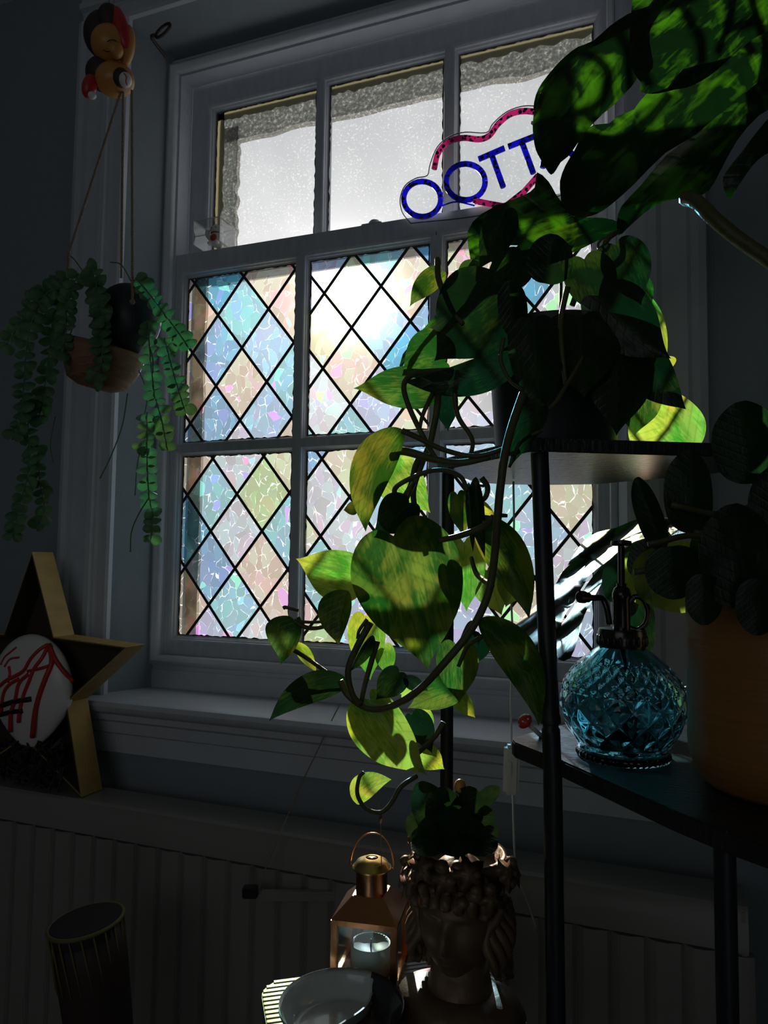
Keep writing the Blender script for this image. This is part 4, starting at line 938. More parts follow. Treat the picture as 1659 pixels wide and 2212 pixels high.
hang = D(266, 196, HD+.03)
def rope(pts, nm='rope', r=.0023):
    """two strands laid round each other"""
    P = spl([D(*p) for p in pts], 30); b = B(); k = 0
    for ph in (0, math.pi):
        Q = []; s = 0
        for i, p in enumerate(P):
            if i: s += (P[i]-P[i-1]).length
            a = s*900+ph; Q.append(p+rt*math.cos(a)*r*.5+fw*math.sin(a)*r*.5)
        b.tube(Q, r*.62, 5)
    obj(nm, b.me(nm, smooth=True, weld=False), MAT['rope'], hp_)
def rope2(a, c, nm='rope'):
    n = 70; rope([(a[0]+(c[0]-a[0])*i/n, a[1]+(c[1]-a[1])*i/n, a[2]+(c[2]-a[2])*i/n) for i in range(n+1)][::10], nm)
for a, c in (((262, 195, HD+.03), (148, 548, HD-.03)), ((285, 195, HD+.02), (286, 650, HD-.06)), ((148, 548, HD-.03), (140, 690, HD)), ((266, 196, HD+.03), (262, 600, HD+.05))): rope2(a, c)
obj('knot', B().ball(D(286, 652, HD-.06), .0045, 10, 8).me('knot', smooth=True), MAT['rope'], hp_)
# eucalyptus strands; every leaf a part, sharing three blades
def cup_leaf(k):
    P = dens(OVAL, 2); no = []; V, UV, Fc = [], [], []
    n = 7; rows = []
    for i in range(n+1):
        t = i/n; wdt = max(.02, math.sin(math.pi*min(t*.96+.02, 1))**.6)
        row = []
        for j in range(-2, 3):
            w = wdt*j/2*.5*(.92 if k == 2 else 1.0); row.append(len(V)); V.append((t, w, .10*(1-(2*t-1)**2)-.9*w*w*(1+.3*k))); UV.append((t, w))
        rows.append(row)
    for i in range(n):
        for j in range(4): Fc.append((rows[i][j], rows[i][j+1], rows[i+1][j+1], rows[i+1][j]))
    me = bpy.data.meshes.new('eucalyptus_leaf'); me.from_pydata(V, [], Fc); ul = me.uv_layers.new(name='UVMap')
    for l in me.loops: ul.data[l.index].uv = UV[l.vertex_index]
    me.polygons.foreach_set('use_smooth', [True]*len(me.polygons)); me.materials.append(LEAF['euca']); return me
CUPS = [cup_leaf(k) for k in range(3)]
strands = [  # polyline, depth offset, leaf length px, step px
    ([(150, 600), (120, 610), (80, 640), (48, 690), (14, 745)], -.02, 24, 20), ([(140, 620), (95, 640), (62, 720), (52, 820), (46, 900), (26, 950)], -.03, 26, 22),
    ([(70, 860), (60, 930), (66, 1000), (46, 1080), (30, 1155)], -.01, 25, 21), ([(82, 960), (86, 1040), (96, 1100), (84, 1130)], .02, 23, 19),
    ([(150, 610), (118, 680), (104, 780), (92, 870), (84, 900)], .0, 27, 21), ([(170, 590), (146, 650), (142, 720), (128, 770)], -.05, 24, 19),
    ([(185, 575), (200, 588), (206, 625)], -.06, 27, 15), ([(206, 600), (212, 640), (224, 690)], -.07, 28, 16), ([(214, 670), (220, 735), (218, 790), (202, 828)], -.06, 25, 19),
    ([(292, 600), (312, 622), (342, 660), (372, 700), (402, 742)], -.05, 25, 19), ([(355, 730), (368, 780), (382, 830), (398, 882)], -.04, 24, 17),
    ([(318, 690), (326, 780), (334, 850), (350, 910), (362, 972)], -.05, 23, 19), ([(318, 890), (318, 1000), (322, 1070), (330, 1110), (326, 1165)], -.04, 24, 19),
    ([(306, 960), (296, 1010), (292, 1070)], -.03, 23, 17), ([(322, 1075), (300, 1110), (284, 1150), (282, 1192)], -.05, 23, 17),
    ([(276, 850), (264, 920), (240, 985), (216, 1034)], .0, 24, 18), ([(322, 745), (330, 775), (330, 806)], -.07, 28, 16), ([(300, 800), (318, 850), (312, 900)], -.02, 22, 20),
    ([(285, 610), (262, 572), (238, 566)], .0, 25, 19), ([(182, 590), (160, 560), (145, 548)], .0, 24, 17), ([(160, 700), (140, 760), (150, 800)], -.04, 26, 20), ([(120, 900), (110, 960), (116, 1000)], .02, 22, 20)]
nl = 0; rnd = random.Random(5)
for pts, dd, lp, stp in strands:
    P2 = spl([Vector((a, b_, 0)) for a, b_ in pts], 8); L = [0]
    for i in range(1, len(P2)): L.append(L[-1]+(P2[i]-P2[i-1]).length)
    obj('stem', B().tube([D(p.x, p.y, HD+dd) for p in P2], .0011, 5).me('stem', smooth=True), LEAF['euca'], hp_)
    s = 4
    while s < L[-1]+2:
        i = min(max(j for j in range(len(L)) if L[j] <= s), len(P2)-2); t = (s-L[i])/max(L[i+1]-L[i], 1e-3); p = P2[i].lerp(P2[i+1], min(t, 1)); g_ = (P2[i+1]-P2[i]).normalized()
        for sd in (-1, 1):
            if nl >= 296: break
            a = sd*R(rnd.uniform(45, 80)); dr = Vector((g_.x*math.cos(a)-g_.y*math.sin(a), g_.x*math.sin(a)+g_.y*math.cos(a)))
            base = D(p.x, p.y, HD+dd); ex_ = (rt*dr.x-up*dr.y+fw*rnd.uniform(-.55, .25)).normalized()
            nz_ = (-fw+rt*rnd.uniform(-.5, .5)+up*rnd.uniform(-.2, .9)).normalized(); ey = nz_.cross(ex_).normalized(); nz_ = ex_.cross(ey)
            sz = lp*rnd.uniform(.8, 1.15)*HD/F
            o = bpy.data.objects.new('leaf', CUPS[rnd.randrange(3)]); COL.objects.link(o); o.parent = hp_
            Mx = Matrix((ex_*sz, ey*sz, nz_*sz)).transposed().to_4x4(); Mx.translation = base-hp_.location; o.matrix_parent_inverse = Matrix(); o.matrix_local = Mx; nl += 1
        s += stp

# ================================================================ hung glazed figure above the planter
FD = 1.27
fg = thing('hanging_figure', 'orange glazed sleeping figure in red coat hung high above the rope planter', 'ornament', D(250, 120, FD))
def eb(name, px, py, rx, ry, dd, m, par=None, rz=None, rot=0):
    c = D(px, py, FD+dd); k = FD/F; qq = Quaternion(fw, R(rot))
    ME = B().ball((0, 0, 0), (rx*k, (rz or min(rx, ry))*k, ry*k), 24, 16).me(name, smooth=True)
    ME.transform(Matrix((rt, fw, up)).transposed().to_4x4()); ME.transform(qq.to_matrix().to_4x4()); ME.transform(Matrix.Translation(c)); return obj(name, ME, m, par or fg)
hd = eb('head', 240, 96, 42, 40, 0, MAT['orange'])
eb('hood', 226, 76, 44, 50, .02, MAT['dark'], rot=8)
eb('cap', 238, 42, 26, 32, -.005, MAT['dark'], rot=-10)
eb('scarf', 262, 62, 16, 50, -.012, MAT['red'], rot=-14)
eb('ear_flap', 274, 98, 17, 44, -.004, MAT['orange'], rot=6)
obj('closed_eye', B().tube(spl([D(232, 90, FD-.036), D(240, 86, FD-.038), D(248, 87, FD-.037), D(253, 91, FD-.034)], 4), .0009, 6).me('closed_eye', smooth=True), MAT['black'], hd)
obj('mouth', B().tube(spl([D(224, 108, FD-.03), D(231, 112, FD-.033), D(238, 110, FD-.035)], 4), .0008, 6).me('mouth', smooth=True), MAT['black'], hd)
eb('cheek', 250, 108, 16, 18, -.022, MAT['orange'], hd)
eb('body', 248, 172, 42, 36, .005, MAT['orange'])
eb('coat', 222, 160, 36, 36, .018, MAT['dark'], rot=20)
slv = eb('sleeve', 193, 186, 15, 26, -.005, MAT['red'], rot=14)
eb('cuff', 199, 206, 9, 8, -.008, MAT['egg'], slv, rot=14)
eb('dark_socket', 262, 168, 17, 20, -.02, MAT['dark'])
wb_ = eb('ball', 271, 173, 13, 16, -.028, MAT['egg'])
obj('ball_stripe', B().tube(spl([D(268, 158, FD-.044), D(273, 166, FD-.0475), D(272, 176, FD-.048), D(275, 184, FD-.043)], 4), .0010, 6).me('ball_stripe', smooth=True), MAT['red'], wb_)
obj('hanging_loop', B().tube(spl([D(240, 14, FD), D(236, 2, FD), D(242, -8, FD), D(247, 2, FD), D(242, 14, FD)], 5), .001, 6).me('hanging_loop', smooth=True), MAT['rope'], fg)
hkp = lambda x, y: atY(x, y, -.188)
rg = thing('curtain_hook', 'dark oval hook on the moulding at the head of the window recess', 'hook', D(352, 66, 1.5))
cpx = [hkp(352+16*math.cos(a*math.pi/8)*.9-6*math.sin(a*math.pi/8), 66+13*math.sin(a*math.pi/8)-8*math.cos(a*math.pi/8)) for a in range(17)]
obj('loop', B().tube(cpx, .0035, 8, cap=False).me('loop', smooth=True), MAT['dark'], rg)
obj('tail', B().tube(spl([hkp(338, 76), hkp(328, 82), hkp(322, 86)+Vector((0, .06, 0))], 4), .004, 8).me('tail', smooth=True), MAT['dark'], rg)

# ================================================================ star-shaped box on the radiator
cx_, cz_, R1, R0 = -1.268, 1.138, .272, .118; YF, YB = -.290, -.232
def starp(s=1., off=0.):
    return [(cx_+((R1 if i % 2 == 0 else R0)*s-off*(1.9 if i % 2 == 0 else 1.05))*math.cos(R(90-36*i)), cz_+((R1 if i % 2 == 0 else R0)*s-off*(1.9 if i % 2 == 0 else 1.05))*math.sin(R(90-36*i))) for i in range(10)]
sb = thing('star_box', 'honey wood star-shaped display box standing on the radiator', 'display box', (cx_, (YF+YB)/2, .918))
A_, I_ = starp(), starp(off=.0025)
for i in range(10):
    j = (i+1) % 10
    p = [A_[i], A_[j], I_[j], I_[i]]
    obj('side_strip', B().prismY(p, YF, YB).me('side_strip'), MAT['starw'], sb)
for i in range(10):
    j = (i+1) % 10; I2, I3 = starp(off=.0026), starp(off=.0060)
    obj('lining_strip', B().prismY([I2[i], I2[j], I3[j], I3[i]], YF-.0004, YB-.004).me('lining_strip'), MAT['starb'], sb)
obj('back_panel', B().prismY(starp(off=.004), YB-.004, YB+.001).me('back_panel'), MAT['starb'], sb)
ec = atY(66, 1492, YF); ec = Vector((ec.x, YF+.002, ec.z))
eg = thing('painted_egg', 'white rounded figure with red brushed stripes and black slit eyes inside the star box', 'figurine', ec-Vector((0, 0, .12)))
er = Vector((.108, .034, .118))
def eggmesh():
    b = B(); V = []; n, m = 36, 24
    for i in range(m+1):
        a = math.pi*i/m
        for k in range(n):
            c = 2*math.pi*k/n; z = math.cos(a); s_ = math.sin(a)*(1 if z > -.1 else 1-.35*((-z-.1)/.9)**1.3)
            V.append(ec+Vector((er.x*s_*math.cos(c), er.y*s_*math.sin(c), er.z*z)))
    return b.add(V, [(i*n+k, i*n+(k+1) % n, (i+1)*n+(k+1) % n, (i+1)*n+k) for i in range(m) for k in range(n)])
eo = obj('shell', eggmesh().me('shell', smooth=True), MAT['egg'], eg)
def on_egg(px, py):
    r = ray(px, py).normalized(); o_ = CAM-ec; a = sum((r[i]/er[i])**2 for i in range(3)); b_ = 2*sum(r[i]*o_[i]/er[i]**2 for i in range(3)); c = sum((o_[i]/er[i])**2 for i in range(3))-1
    dsc = b_*b_-4*a*c
    if dsc < 0: return atY(px, py, ec.y)
    return CAM+r*((-b_-math.sqrt(dsc))/(2*a))
def stroke(nm, pts, r, m): obj(nm, B().tube([on_egg(p.x, p.y) for p in spl([Vector((*p, 0)) for p in pts], 5)], r, 7).me(nm, smooth=True), m, eo)
for pts, r in [([(104, 1392), (85, 1404), (66, 1424), (52, 1448), (34, 1460), (14, 1470), (0, 1482)], .0042), ([(104, 1396), (92, 1420), (74, 1445), (64, 1470), (52, 1500), (44, 1530), (40, 1560)], .0042),
               ([(108, 1396), (112, 1430), (100, 1462), (86, 1500), (76, 1540), (70, 1592)], .0056), ([(106, 1392), (118, 1422), (136, 1448), (158, 1472)], .0048),
               ([(112, 1436), (88, 1444), (60, 1450)], .0036), ([(62, 1456), (42, 1476), (34, 1510), (24, 1540), (22, 1580)], .0044), ([(42, 1466), (20, 1480), (8, 1500), (2, 1540)], .0042),
               ([(20, 1440), (22, 1456), (18, 1474)], .0034), ([(2, 1436), (10, 1420), (24, 1408), (36, 1398)], .0022), ([(10, 1440), (22, 1424), (42, 1420)], .0022)]:
    stroke('red_stripe', pts, r, MAT['red'])
stroke('slit_eye', [(4, 1524), (30, 1516), (68, 1510)], .0055, MAT['black']); stroke('slit_eye', [(2, 1544), (24, 1538), (48, 1536)], .0050, MAT['black'])
dm = thing('dried_moss', 'dark heap of dried moss around the foot of the white striped figure', 'moss', (cx_+.02, YF, .918))
fl = B(); rnd = random.Random(3)
for i in range(900):
    px, py = rnd.uniform(-120, 136), rnd.uniform(1560, 1716)
    if py < 1600: continue
    p = atY(px, py, rnd.uniform(YF-.010, YB-.012))
    if p.z < .926 or p.x > -1.15: continue
    v = Vector((rnd.uniform(-1, 1), rnd.uniform(-.4, .4), rnd.uniform(-1, 1))).normalized()*.010
    fl.tube([p-v, p, p+v], .0024, 4)
fz = obj('dried_filling', fl.me('dried_filling', weld=False), MAT['dark'], dm, kind='stuff')

# ================================================================ radiator
rd = thing('radiator', 'white panel radiator with vertical flutes under the window', 'radiator', (-.9, -.25, .12))
RX0, RX1, RY0, RY1, RT = -1.95, .10, -.305, -.215, .916
prof = [(RY0, RT-.062), (RY0, RT-.026), (RY0+.004, RT-.018), (RY0+.004, RT-.004), (RY0+.010, RT), (RY1, RT), (RY1, RT-.03), (RY0+.02, RT-.035)]
o = autosm(obj('top_cover', extrX(B(), prof, RX0, RX1).me('top_cover'), MAT['rad'], rd), 30)
V = []; Fc = []; x = RX0+.004; pitch = .0515; cols_ = []
while x < RX1-.01:
    for dx, yy in ((0, .004), (.004, .010), (.009, .004), (.018, -.001), (.033, -.001), (.045, .004)): cols_.append((x+dx, RY0+yy))
    x += pitch
for xx, yy in cols_: V += [(xx, yy, RT-.066), (xx, yy, .17), (xx, RY0+.018, RT-.066), (xx, RY0+.018, .17)]
n = len(cols_)
for i in range(n-1): a = 4*i; Fc += [(a, a+1, a+5, a+4), (a+2, a+6, a+7, a+3), (a, a+4, a+6, a+2), (a+1, a+3, a+7, a+5)]
autosm(obj('fluted_panel', B().add(V, Fc).me('fluted_panel'), MAT['rad'], rd), 25)
obj('end_cover', B().box(RX1-.012, RX1, RY0+.003, RY1, .16, RT-.003).me('end_cover', bevel=.003), MAT['rad'], rd)
obj('end_cover', B().box(RX0, RX0+.012, RY0+.003, RY1, .16, RT-.003).me('end_cover', bevel=.003), MAT['rad'], rd)
obj('bottom_rail', B().box(RX0, RX1, RY0+.004, RY1, .14, .172).me('bottom_rail', bevel=.003), MAT['rad'], rd)
for xx in (-1.5, -.35): obj('wall_bracket', B().box(xx, xx+.03, RY1, YW, .2, .85).me('wall_bracket'), MAT['rad'], rd)
for xx in (RX0+.03, RX1-.04): obj('feed_pipe', B().tube([(xx, -.25, 0), (xx, -.25, .15)], .008, 10).me('feed_pipe', smooth=True), MAT['copper'], rd)
# ================================================================ cable with plug across the wall
t = thing('plug_cable', 'thin dark cable running diagonally down the wall to a small black plug', 'cable', D(540, 1925, 1.30))
P = [D(735, 1520, 1.42), D(712, 1565, 1.41), D(684, 1625, 1.40), D(648, 1700, 1.38), D(610, 1790, 1.30), D(580, 1860, 1.275), D(562, 1912, 1.27), D(556, 1926, 1.27)]
obj('cable', B().tube(spl(P, 5), .0013, 6).me('cable', smooth=True), MAT['rope'], t)
orient_box('plug', D(541, 1926, 1.27), rt, -fw, up, .013, .009, .009, MAT['black'], t, .002)
orient_box('inline_box', D(650, 1934, 1.275), rt, -fw, up, .070, .008, .008, MAT['rad'], t, .003)

# ================================================================ side table, dish, lantern, head planter
TZ_ = .93; TS = .78
tb = thing('side_table', 'grey ribbed round-cornered side table below the stand', 'side table', (-.36, -.60, 0))
A = atZ(562, 2105, TZ_); Bk = atZ(900, 2062, TZ_); e1 = (Vector((Bk.x-A.x, Bk.y-A.y, 0))).normalized(); e2 = Vector((e1.y, -e1.x, 0))
A2 = atZ(560, 2120, TZ_)
def tp(u, v): return A2+e1*u+e2*v
cr = .03; pts = []
for (cu, cv, a0) in ((cr, cr, 180), (.26-cr, cr, 270), (.26-cr, .30-cr, 0), (cr, .30-cr, 90)):
    for k in range(7):
        a = R(a0+15*k); q_ = tp(cu+cr*math.cos(a), cv+cr*math.sin(a)); pts.append((q_.x, q_.y))
autosm(obj('table_top', B().prism(pts, TZ_-.016, TZ_-.0012).me('table_top'), MAT['table'], tb), 40)
rb = B()
for i in range(38):
    v = .004+i*.0078; ins = cr-math.sqrt(max(0, cr*cr-(cr-v)**2)) if v < cr else (cr-math.sqrt(max(0, cr*cr-(v-.30+cr)**2)) if v > .30-cr else 0)
    a, c_ = tp(ins+.001, v), tp(.26-ins-.001, v); u_ = e2*.0035
    z0, z1 = Vector((0, 0, -.0015)), Vector((0, 0, 0))
    rb.add([a-u_+z0, a+u_+z0, a+u_*.62+z1, a-u_*.62+z1, c_-u_+z0, c_+u_+z0, c_+u_*.62+z1, c_-u_*.62+z1], [(0, 1, 2, 3), (4, 7, 6, 5), (0, 4, 5, 1), (1, 5, 6, 2), (2, 6, 7, 3), (3, 7, 4, 0)])
obj('top_rib', rb.me('top_rib', weld=False), MAT['table'], tb, kind='stuff')
for u, v in ((.04, .04), (.22, .04), (.04, .26), (.22, .26)):
    q_ = tp(u, v); obj('leg', B().tube([(q_.x, q_.y, 0), (q_.x, q_.y, TZ_-.016)], .011, 12).me('leg', smooth=True), MAT['black'], tb)

dc = atZ(737, 2226, TZ_); dc = Vector((dc.x, dc.y, TZ_)); DR = .079*TS*1.02
ds = thing('divided_dish', 'round dish split by an S-shaped wall into cream and black halves', 'dish', dc)
def yy_side(x, y):   # classic S split; x,y in dish units
    return 1 if x < .12+.13*math.sin(math.pi*y) else -1
def dish_half(side, name, m):
    b = B(); n, mr = 96, 22
    prof_ = lambda r: .004 if r < .72 else .004+.024*((r-.72)/.28)**1.6
    V = {}; L = []; Fc = []
    def vid(i, k, lo):
        key = (i, k % n, lo)
        if key not in V:
            r = i/mr; a = 2*math.pi*(k % n)/n+R(8); V[key] = len(L); L.append(dc+Vector((DR*r*math.cos(a), DR*r*math.sin(a), prof_(r)-(0 if not lo else .0035))))
        return V[key]
    for i in range(mr):
        for k in range(n):
            r = (i+.5)/mr; a = 2*math.pi*(k+.5)/n+R(8)
            if yy_side(r*math.cos(a), r*math.sin(a)) == side:
                Fc.append((vid(i, k, 0), vid(i+1, k, 0), vid(i+1, k+1, 0), vid(i, k+1, 0))); Fc.append((vid(i, k, 1), vid(i, k+1, 1), vid(i+1, k+1, 1), vid(i+1, k, 1)))
                if i == mr-1: Fc.append((vid(i+1, k, 0), vid(i+1, k, 1), vid(i+1, k+1, 1), vid(i+1, k+1, 0)))
    obj(name, B().add(L, Fc).me(name, smooth=True), m, ds)
dish_half(1, 'cream_half', MAT['dishw']); dish_half(-1, 'black_half', MAT['dishb'])
sw_ = []
for k in range(13): a = R(90-15*k*1.0); sw_.append((.5*math.cos(a)*-1*-1, .5+.5*math.sin(a)))
S_ = [(.12+.13*math.sin(math.pi*y_), y_) for y_ in [.95-.06333*k for k in range(31)]]
V = []; 
for i, (x, y) in enumerate(S_):
    a = S_[min(i+1, len(S_)-1)]; c_ = S_[max(i-1, 0)]; t_ = Vector((a[0]-c_[0], a[1]-c_[1])).normalized(); nn = Vector((-t_.y, t_.x))*.016
    rr_ = math.hypot(x, y)*.985; pz = .004+.024*(max(0, rr_-.72)/.28)**1.6; hi = max(.013, pz+.002)
    for sg_, zz in ((1, pz-.002), (1, hi), (-1, hi), (-1, pz-.002)): V.append(dc+Vector(((x*.985+nn.x*sg_)*DR, (y*.985+nn.y*sg_)*DR, zz)))
Fc = [(4*i+k, 4*i+(k+1) % 4, 4*i+4+(k+1) % 4, 4*i+4+k) for i in range(len(S_)-1) for k in range(4)]+[(0, 1, 2, 3), (len(V)-4, len(V)-1, len(V)-2, len(V)-3)]
autosm(obj('dividing_wall', B().add(V, Fc).me('dividing_wall'), MAT['dishw'], ds), 40)
obj('foot_ring', B().lathe([(.03, .0002), (.036, .0002), (.036, .002), (.03, .002)], dc, 40, closed=True).me('foot_ring', smooth=True), MAT['dishw'], ds)

# copper lantern
lb = atZ(800, 2106, TZ_); lb = Vector((lb.x, lb.y, TZ_)); LD = (lb-CAM).dot(fw); kk = LD/F
ln = thing('copper_lantern', 'small copper lantern with domed cap and candle beside the head planter', 'lantern', lb)
ln.scale = (.84, .84, .75); ang = R(9); ex1 = Vector((math.cos(ang), math.sin(ang), 0)); ey1 = Vector((-math.sin(ang), math.cos(ang), 0))
hw = .040; hb = .098
def lp(a, c, z): return lb+ex1*a+ey1*c+Vector((0, 0, z))
def lbox(nm, a0, a1, c0, c1, z0, z1, m, par=None, bev=.0008):
    V = [lp(a, c, z) for a in (a0, a1) for c in (c0, c1) for z in (z0, z1)]
    return autosm(obj(nm, B().add(V, [(0, 1, 3, 2), (4, 6, 7, 5), (0, 4, 5, 1), (2, 3, 7, 6), (0, 2, 6, 4), (1, 5, 7, 3)]).me(nm, bevel=bev), m, par or ln), 40)
lbox('base_plate', -hw-.003, hw+.003, -hw-.003, hw+.003, 0, .006, MAT['copper'])
for a in (-1, 1):
    for c in (-1, 1): lbox('corner_post', a*hw-.0045, a*hw+.0045, c*hw-.0045, c*hw+.0045, .006, hb, MAT['copper'])
for nm_, z0 in (('lower_rail', .006), ('upper_rail', hb-.009)):
    for s_ in (-1, 1):
        lbox(nm_, -hw, hw, s_*hw-.003, s_*hw+.003, z0, z0+.009, MAT['copper']); lbox(nm_, s_*hw-.003, s_*hw+.003, -hw, hw, z0, z0+.009, MAT['copper'])
for s_ in (-1, 1):
    lbox('glass_pane', -hw+.004, hw-.004, s_*hw-.0006, s_*hw+.0006, .014, hb-.008, MAT['lglass'], bev=0); lbox('glass_pane', s_*hw-.0006, s_*hw+.0006, -hw+.004, hw-.004, .014, hb-.008, MAT['lglass'], bev=0)
r0_, r1_ = hw+.005, .021
V = [lp(a*r0_, c*r0_, hb) for a, c in ((-1, -1), (1, -1), (1, 1), (-1, 1))]+[lp(a*r1_, c*r1_, hb+.027) for a, c in ((-1, -1), (1, -1), (1, 1), (-1, 1))]
obj('hipped_roof', B().add(V, [(0, 1, 2, 3), (0, 4, 5, 1), (1, 5, 6, 2), (2, 6, 7, 3), (3, 7, 4, 0), (4, 7, 6, 5)]).me('hipped_roof', bevel=.001), MAT['copper'], ln)
cz0 = hb+.026
autosm(obj('chimney', B().lathe([(.0215, 0), (.0215, .034), (.022, .035)], lb+Vector((0, 0, cz0)), 36).me('chimney'), MAT['copper'], ln), 40)
autosm(obj('domed_cap', B().lathe([(.0235, .033), (.0265, .034), (.0268, .036), (.0245, .038), (.021, .044), (.014, .048), (.0085, .0495), (.0070, .047), (.0065, .040), (.0, .040)], lb+Vector((0, 0, cz0)), 40).me('domed_cap'), MAT['brass'], ln), 50)
obj('smoke_hole', B().lathe([(0, .0485), (.0070, .0487), (.0, .0490)], lb+Vector((0, 0, cz0)), 24).me('smoke_hole', smooth=True), MAT['black'], ln)
hc = lb+Vector((0, 0, cz0+.036)); hq = [hc+ex1*(.0275*math.cos(R(a)))*1.12+Vector((0, 0, .046*math.sin(R(a))))+ey1*(.010*math.sin(R(a))) for a in range(180, -1, -12)]
obj('bail_handle', B().tube(hq, .0012, 8).me('bail_handle', smooth=True), MAT['copper'], ln)
for s_ in (-1, 1): obj('handle_eye', B().ball(hc+ex1*s_*.0305, .0022, 8, 6).me('handle_eye', smooth=True), MAT['copper'], ln)
cn = thing('candle', 'short pale pillar candle with black wick inside the copper lantern', 'candle', lb+Vector((0, 0, .0054))); cn.scale = (.84, .84, .75)
obj('wax', B().lathe([(0, 0), (.027, 0), (.0275, .040), (.0265, .0415), (.024, .038), (.012, .0345), (0, .034)], lb+Vector((0, 0, .0054)), 36).me('wax', smooth=True), MAT['wax'], cn)
obj('wick', B().tube([lb+Vector((0, 0, .038)), lb+Vector((.0005, 0, .051))], .0011, 6).me('wick', smooth=True), MAT['black'], cn)
t = thing('hanging_thread', 'fine thread dropping from the lowest pothos leaf to the lantern cap', 'thread', D(823, 1765, .80))
obj('strand', B().tube([D(812, 1692, .80), D(822, 1768, .81), D(824, 1868, LD-.004)], .0006, 5).me('strand', smooth=True), MAT['rope'], t)
obj('bead', B().lathe([(0, -.006), (.0012, -.005), (.0026, .002), (.0018, .0055), (0, .006)], D(822, 1768, .81), 10).me('bead', smooth=True), MAT['brass'], t)

# classical head planter
hb_ = atZ(990, 2195, TZ_); hb_ = Vector((hb_.x, hb_.y, TZ_)); QD = (hb_-CAM).dot(fw)
bu = thing('head_planter', 'dark bronze classical head planter crowned with grapes and vine leaves', 'planter', hb_); bu.scale = (.90, .90, .81)
fc = (CAM-hb_); fa_ = math.atan2(fc.x, -fc.y)+R(-16)     # face turned a little away to the left
fx = Vector((math.cos(fa_), math.sin(fa_), 0)); fy = Vector((-math.sin(fa_), math.cos(fa_), 0)); fx, fy = Vector((math.cos(fa_), math.sin(fa_), 0)), Vector((-math.sin(fa_), math.cos(fa_), 0))
hc = hb_+Vector((0, 0, .128))
V, Fc = [], []; n, m = 72, 60
G = lambda x, z, cx, cz, sx, sz: math.exp(-((x-cx)/sx)**2-((z-cz)/sz)**2)
for i in range(m+1):
    t = math.pi*i/m; z = math.cos(t)
    for k in range(n):
        a = 2*math.pi*k/n; x, y = math.sin(t)*math.cos(a), math.sin(t)*math.sin(a)   # -y is the face
        wx = .047*(1-.28*max(0, -z)**1.5); X = x*wx; Yv = y*.054; Z = z*.074
        if y < 0:
            fr = (-y)**.6; f_ = 0
            f_ += .0135*G(X, Z, 0, -.008, .0062, .016)+.006*G(X, Z, 0, -.020, .010, .006)      # nose and its base
            f_ += .004*G(X, Z, .019, .018, .014, .005)+.004*G(X, Z, -.019, .018, .014, .005)   # brow ridge
            f_ -= .0065*(G(X, Z, .018, .006, .0105, .0075)+G(X, Z, -.018, .006, .0105, .0075)) # eye sockets
            f_ += .0035*(G(X, Z, .018, .004, .0075, .0045)+G(X, Z, -.018, .004, .0075, .0045)) # closed lids
            f_ += .0055*G(X, Z, 0, -.0345, .011, .0028)+.0055*G(X, Z, 0, -.0415, .009, .0032)-.003*G(X, Z, 0, -.0378, .012, .0014)  # lips
            f_ += .006*G(X, Z, 0, -.058, .011, .008)+.002*(G(X, Z, .026, -.018, .012, .014)+G(X, Z, -.026, -.018, .012, .014))
            Yv -= f_*fr
        V.append(hc+fx*X+fy*Yv+Vector((0, 0, Z)))
Fc = [(i*n+k, i*n+(k+1) % n, (i+1)*n+(k+1) % n, (i+1)*n+k) for i in range(m) for k in range(n)]
obj('face', B().add(V, Fc).me('face', smooth=True), MAT['bronze'], bu)
obj('neck', B().lathe([(.058, 0), (.060, .008), (.050, .018), (.038, .034), (.034, .055), (.036, .085)], hb_+fy*.006, 36).me('neck', smooth=True), MAT['bronze'], bu)
obj('shoulder_drape', squash(B().lathe([(.066, 0), (.074, .012), (.066, .028), (.045, .036), (.030, .034)], hb_, 48).me('shoulder_drape', smooth=True), hb_, 1.05, .8, 1), MAT['bronze'], bu)
rnd = random.Random(11); rt0 = hc+Vector((0, 0, .05))
obj('planter_rim', B().lathe([(.030, -.03), (.052, 0), (.056, .02), (.056, .028), (.050, .028), (.046, .01), (0, .008)], rt0, 36).me('planter_rim', smooth=True), MAT['bronze'], bu)
hr = B()
for i in range(20):   # wavy locks either side of the face
    s_ = -1 if i % 2 else 1; j = i//2; a = R(58+8*j)*s_
    P = []
    for q_ in range(7):
        u = q_/6; rr_ = .050+.006*math.sin(u*9+j); aa = a+s_*.12*math.sin(u*7+j*1.3); P.append(hc+fx*rr_*1.06*math.sin(aa)-fy*(rr_*1.02*math.cos(aa)-.004)+Vector((0, 0, .045-.10*u-.004*j)))
    hr.tube(spl(P, 3), [.0075*(1-.5*abs(2*t_/18-1)) for t_ in range(19)], 8)
for i in range(7):
    s_ = (i-3)/3; P = [hc+fx*.044*s_*(1-u*.1)-fy*(.052-.012*abs(s_)+.003*math.sin(u*6+i))+Vector((0, 0, .052-.022*u-.012*abs(s_)*u)) for u in (0, .25, .5, .75, 1)]
    hr.tube(spl(P, 3), .0065, 8)
obj('hair', hr.me('hair', smooth=True, weld=False), MAT['bronze'], bu)
for i in range(38):
    a = rnd.uniform(0, 2*math.pi); z = rnd.uniform(-.012, .034); rr_ = rnd.uniform(.055, .066)
    if math.cos(a) > .3 and i % 3: a += math.pi
    c_ = rt0+fx*rr_*math.sin(a)+fy*rr_*-abs(math.cos(a))*(1 if i % 4 else -1)+Vector((0, 0, z))
    obj('grape', B().ball(c_, rnd.uniform(.0062, .0090), 12, 8).me('grape', smooth=True), MAT['bronze'], bu)
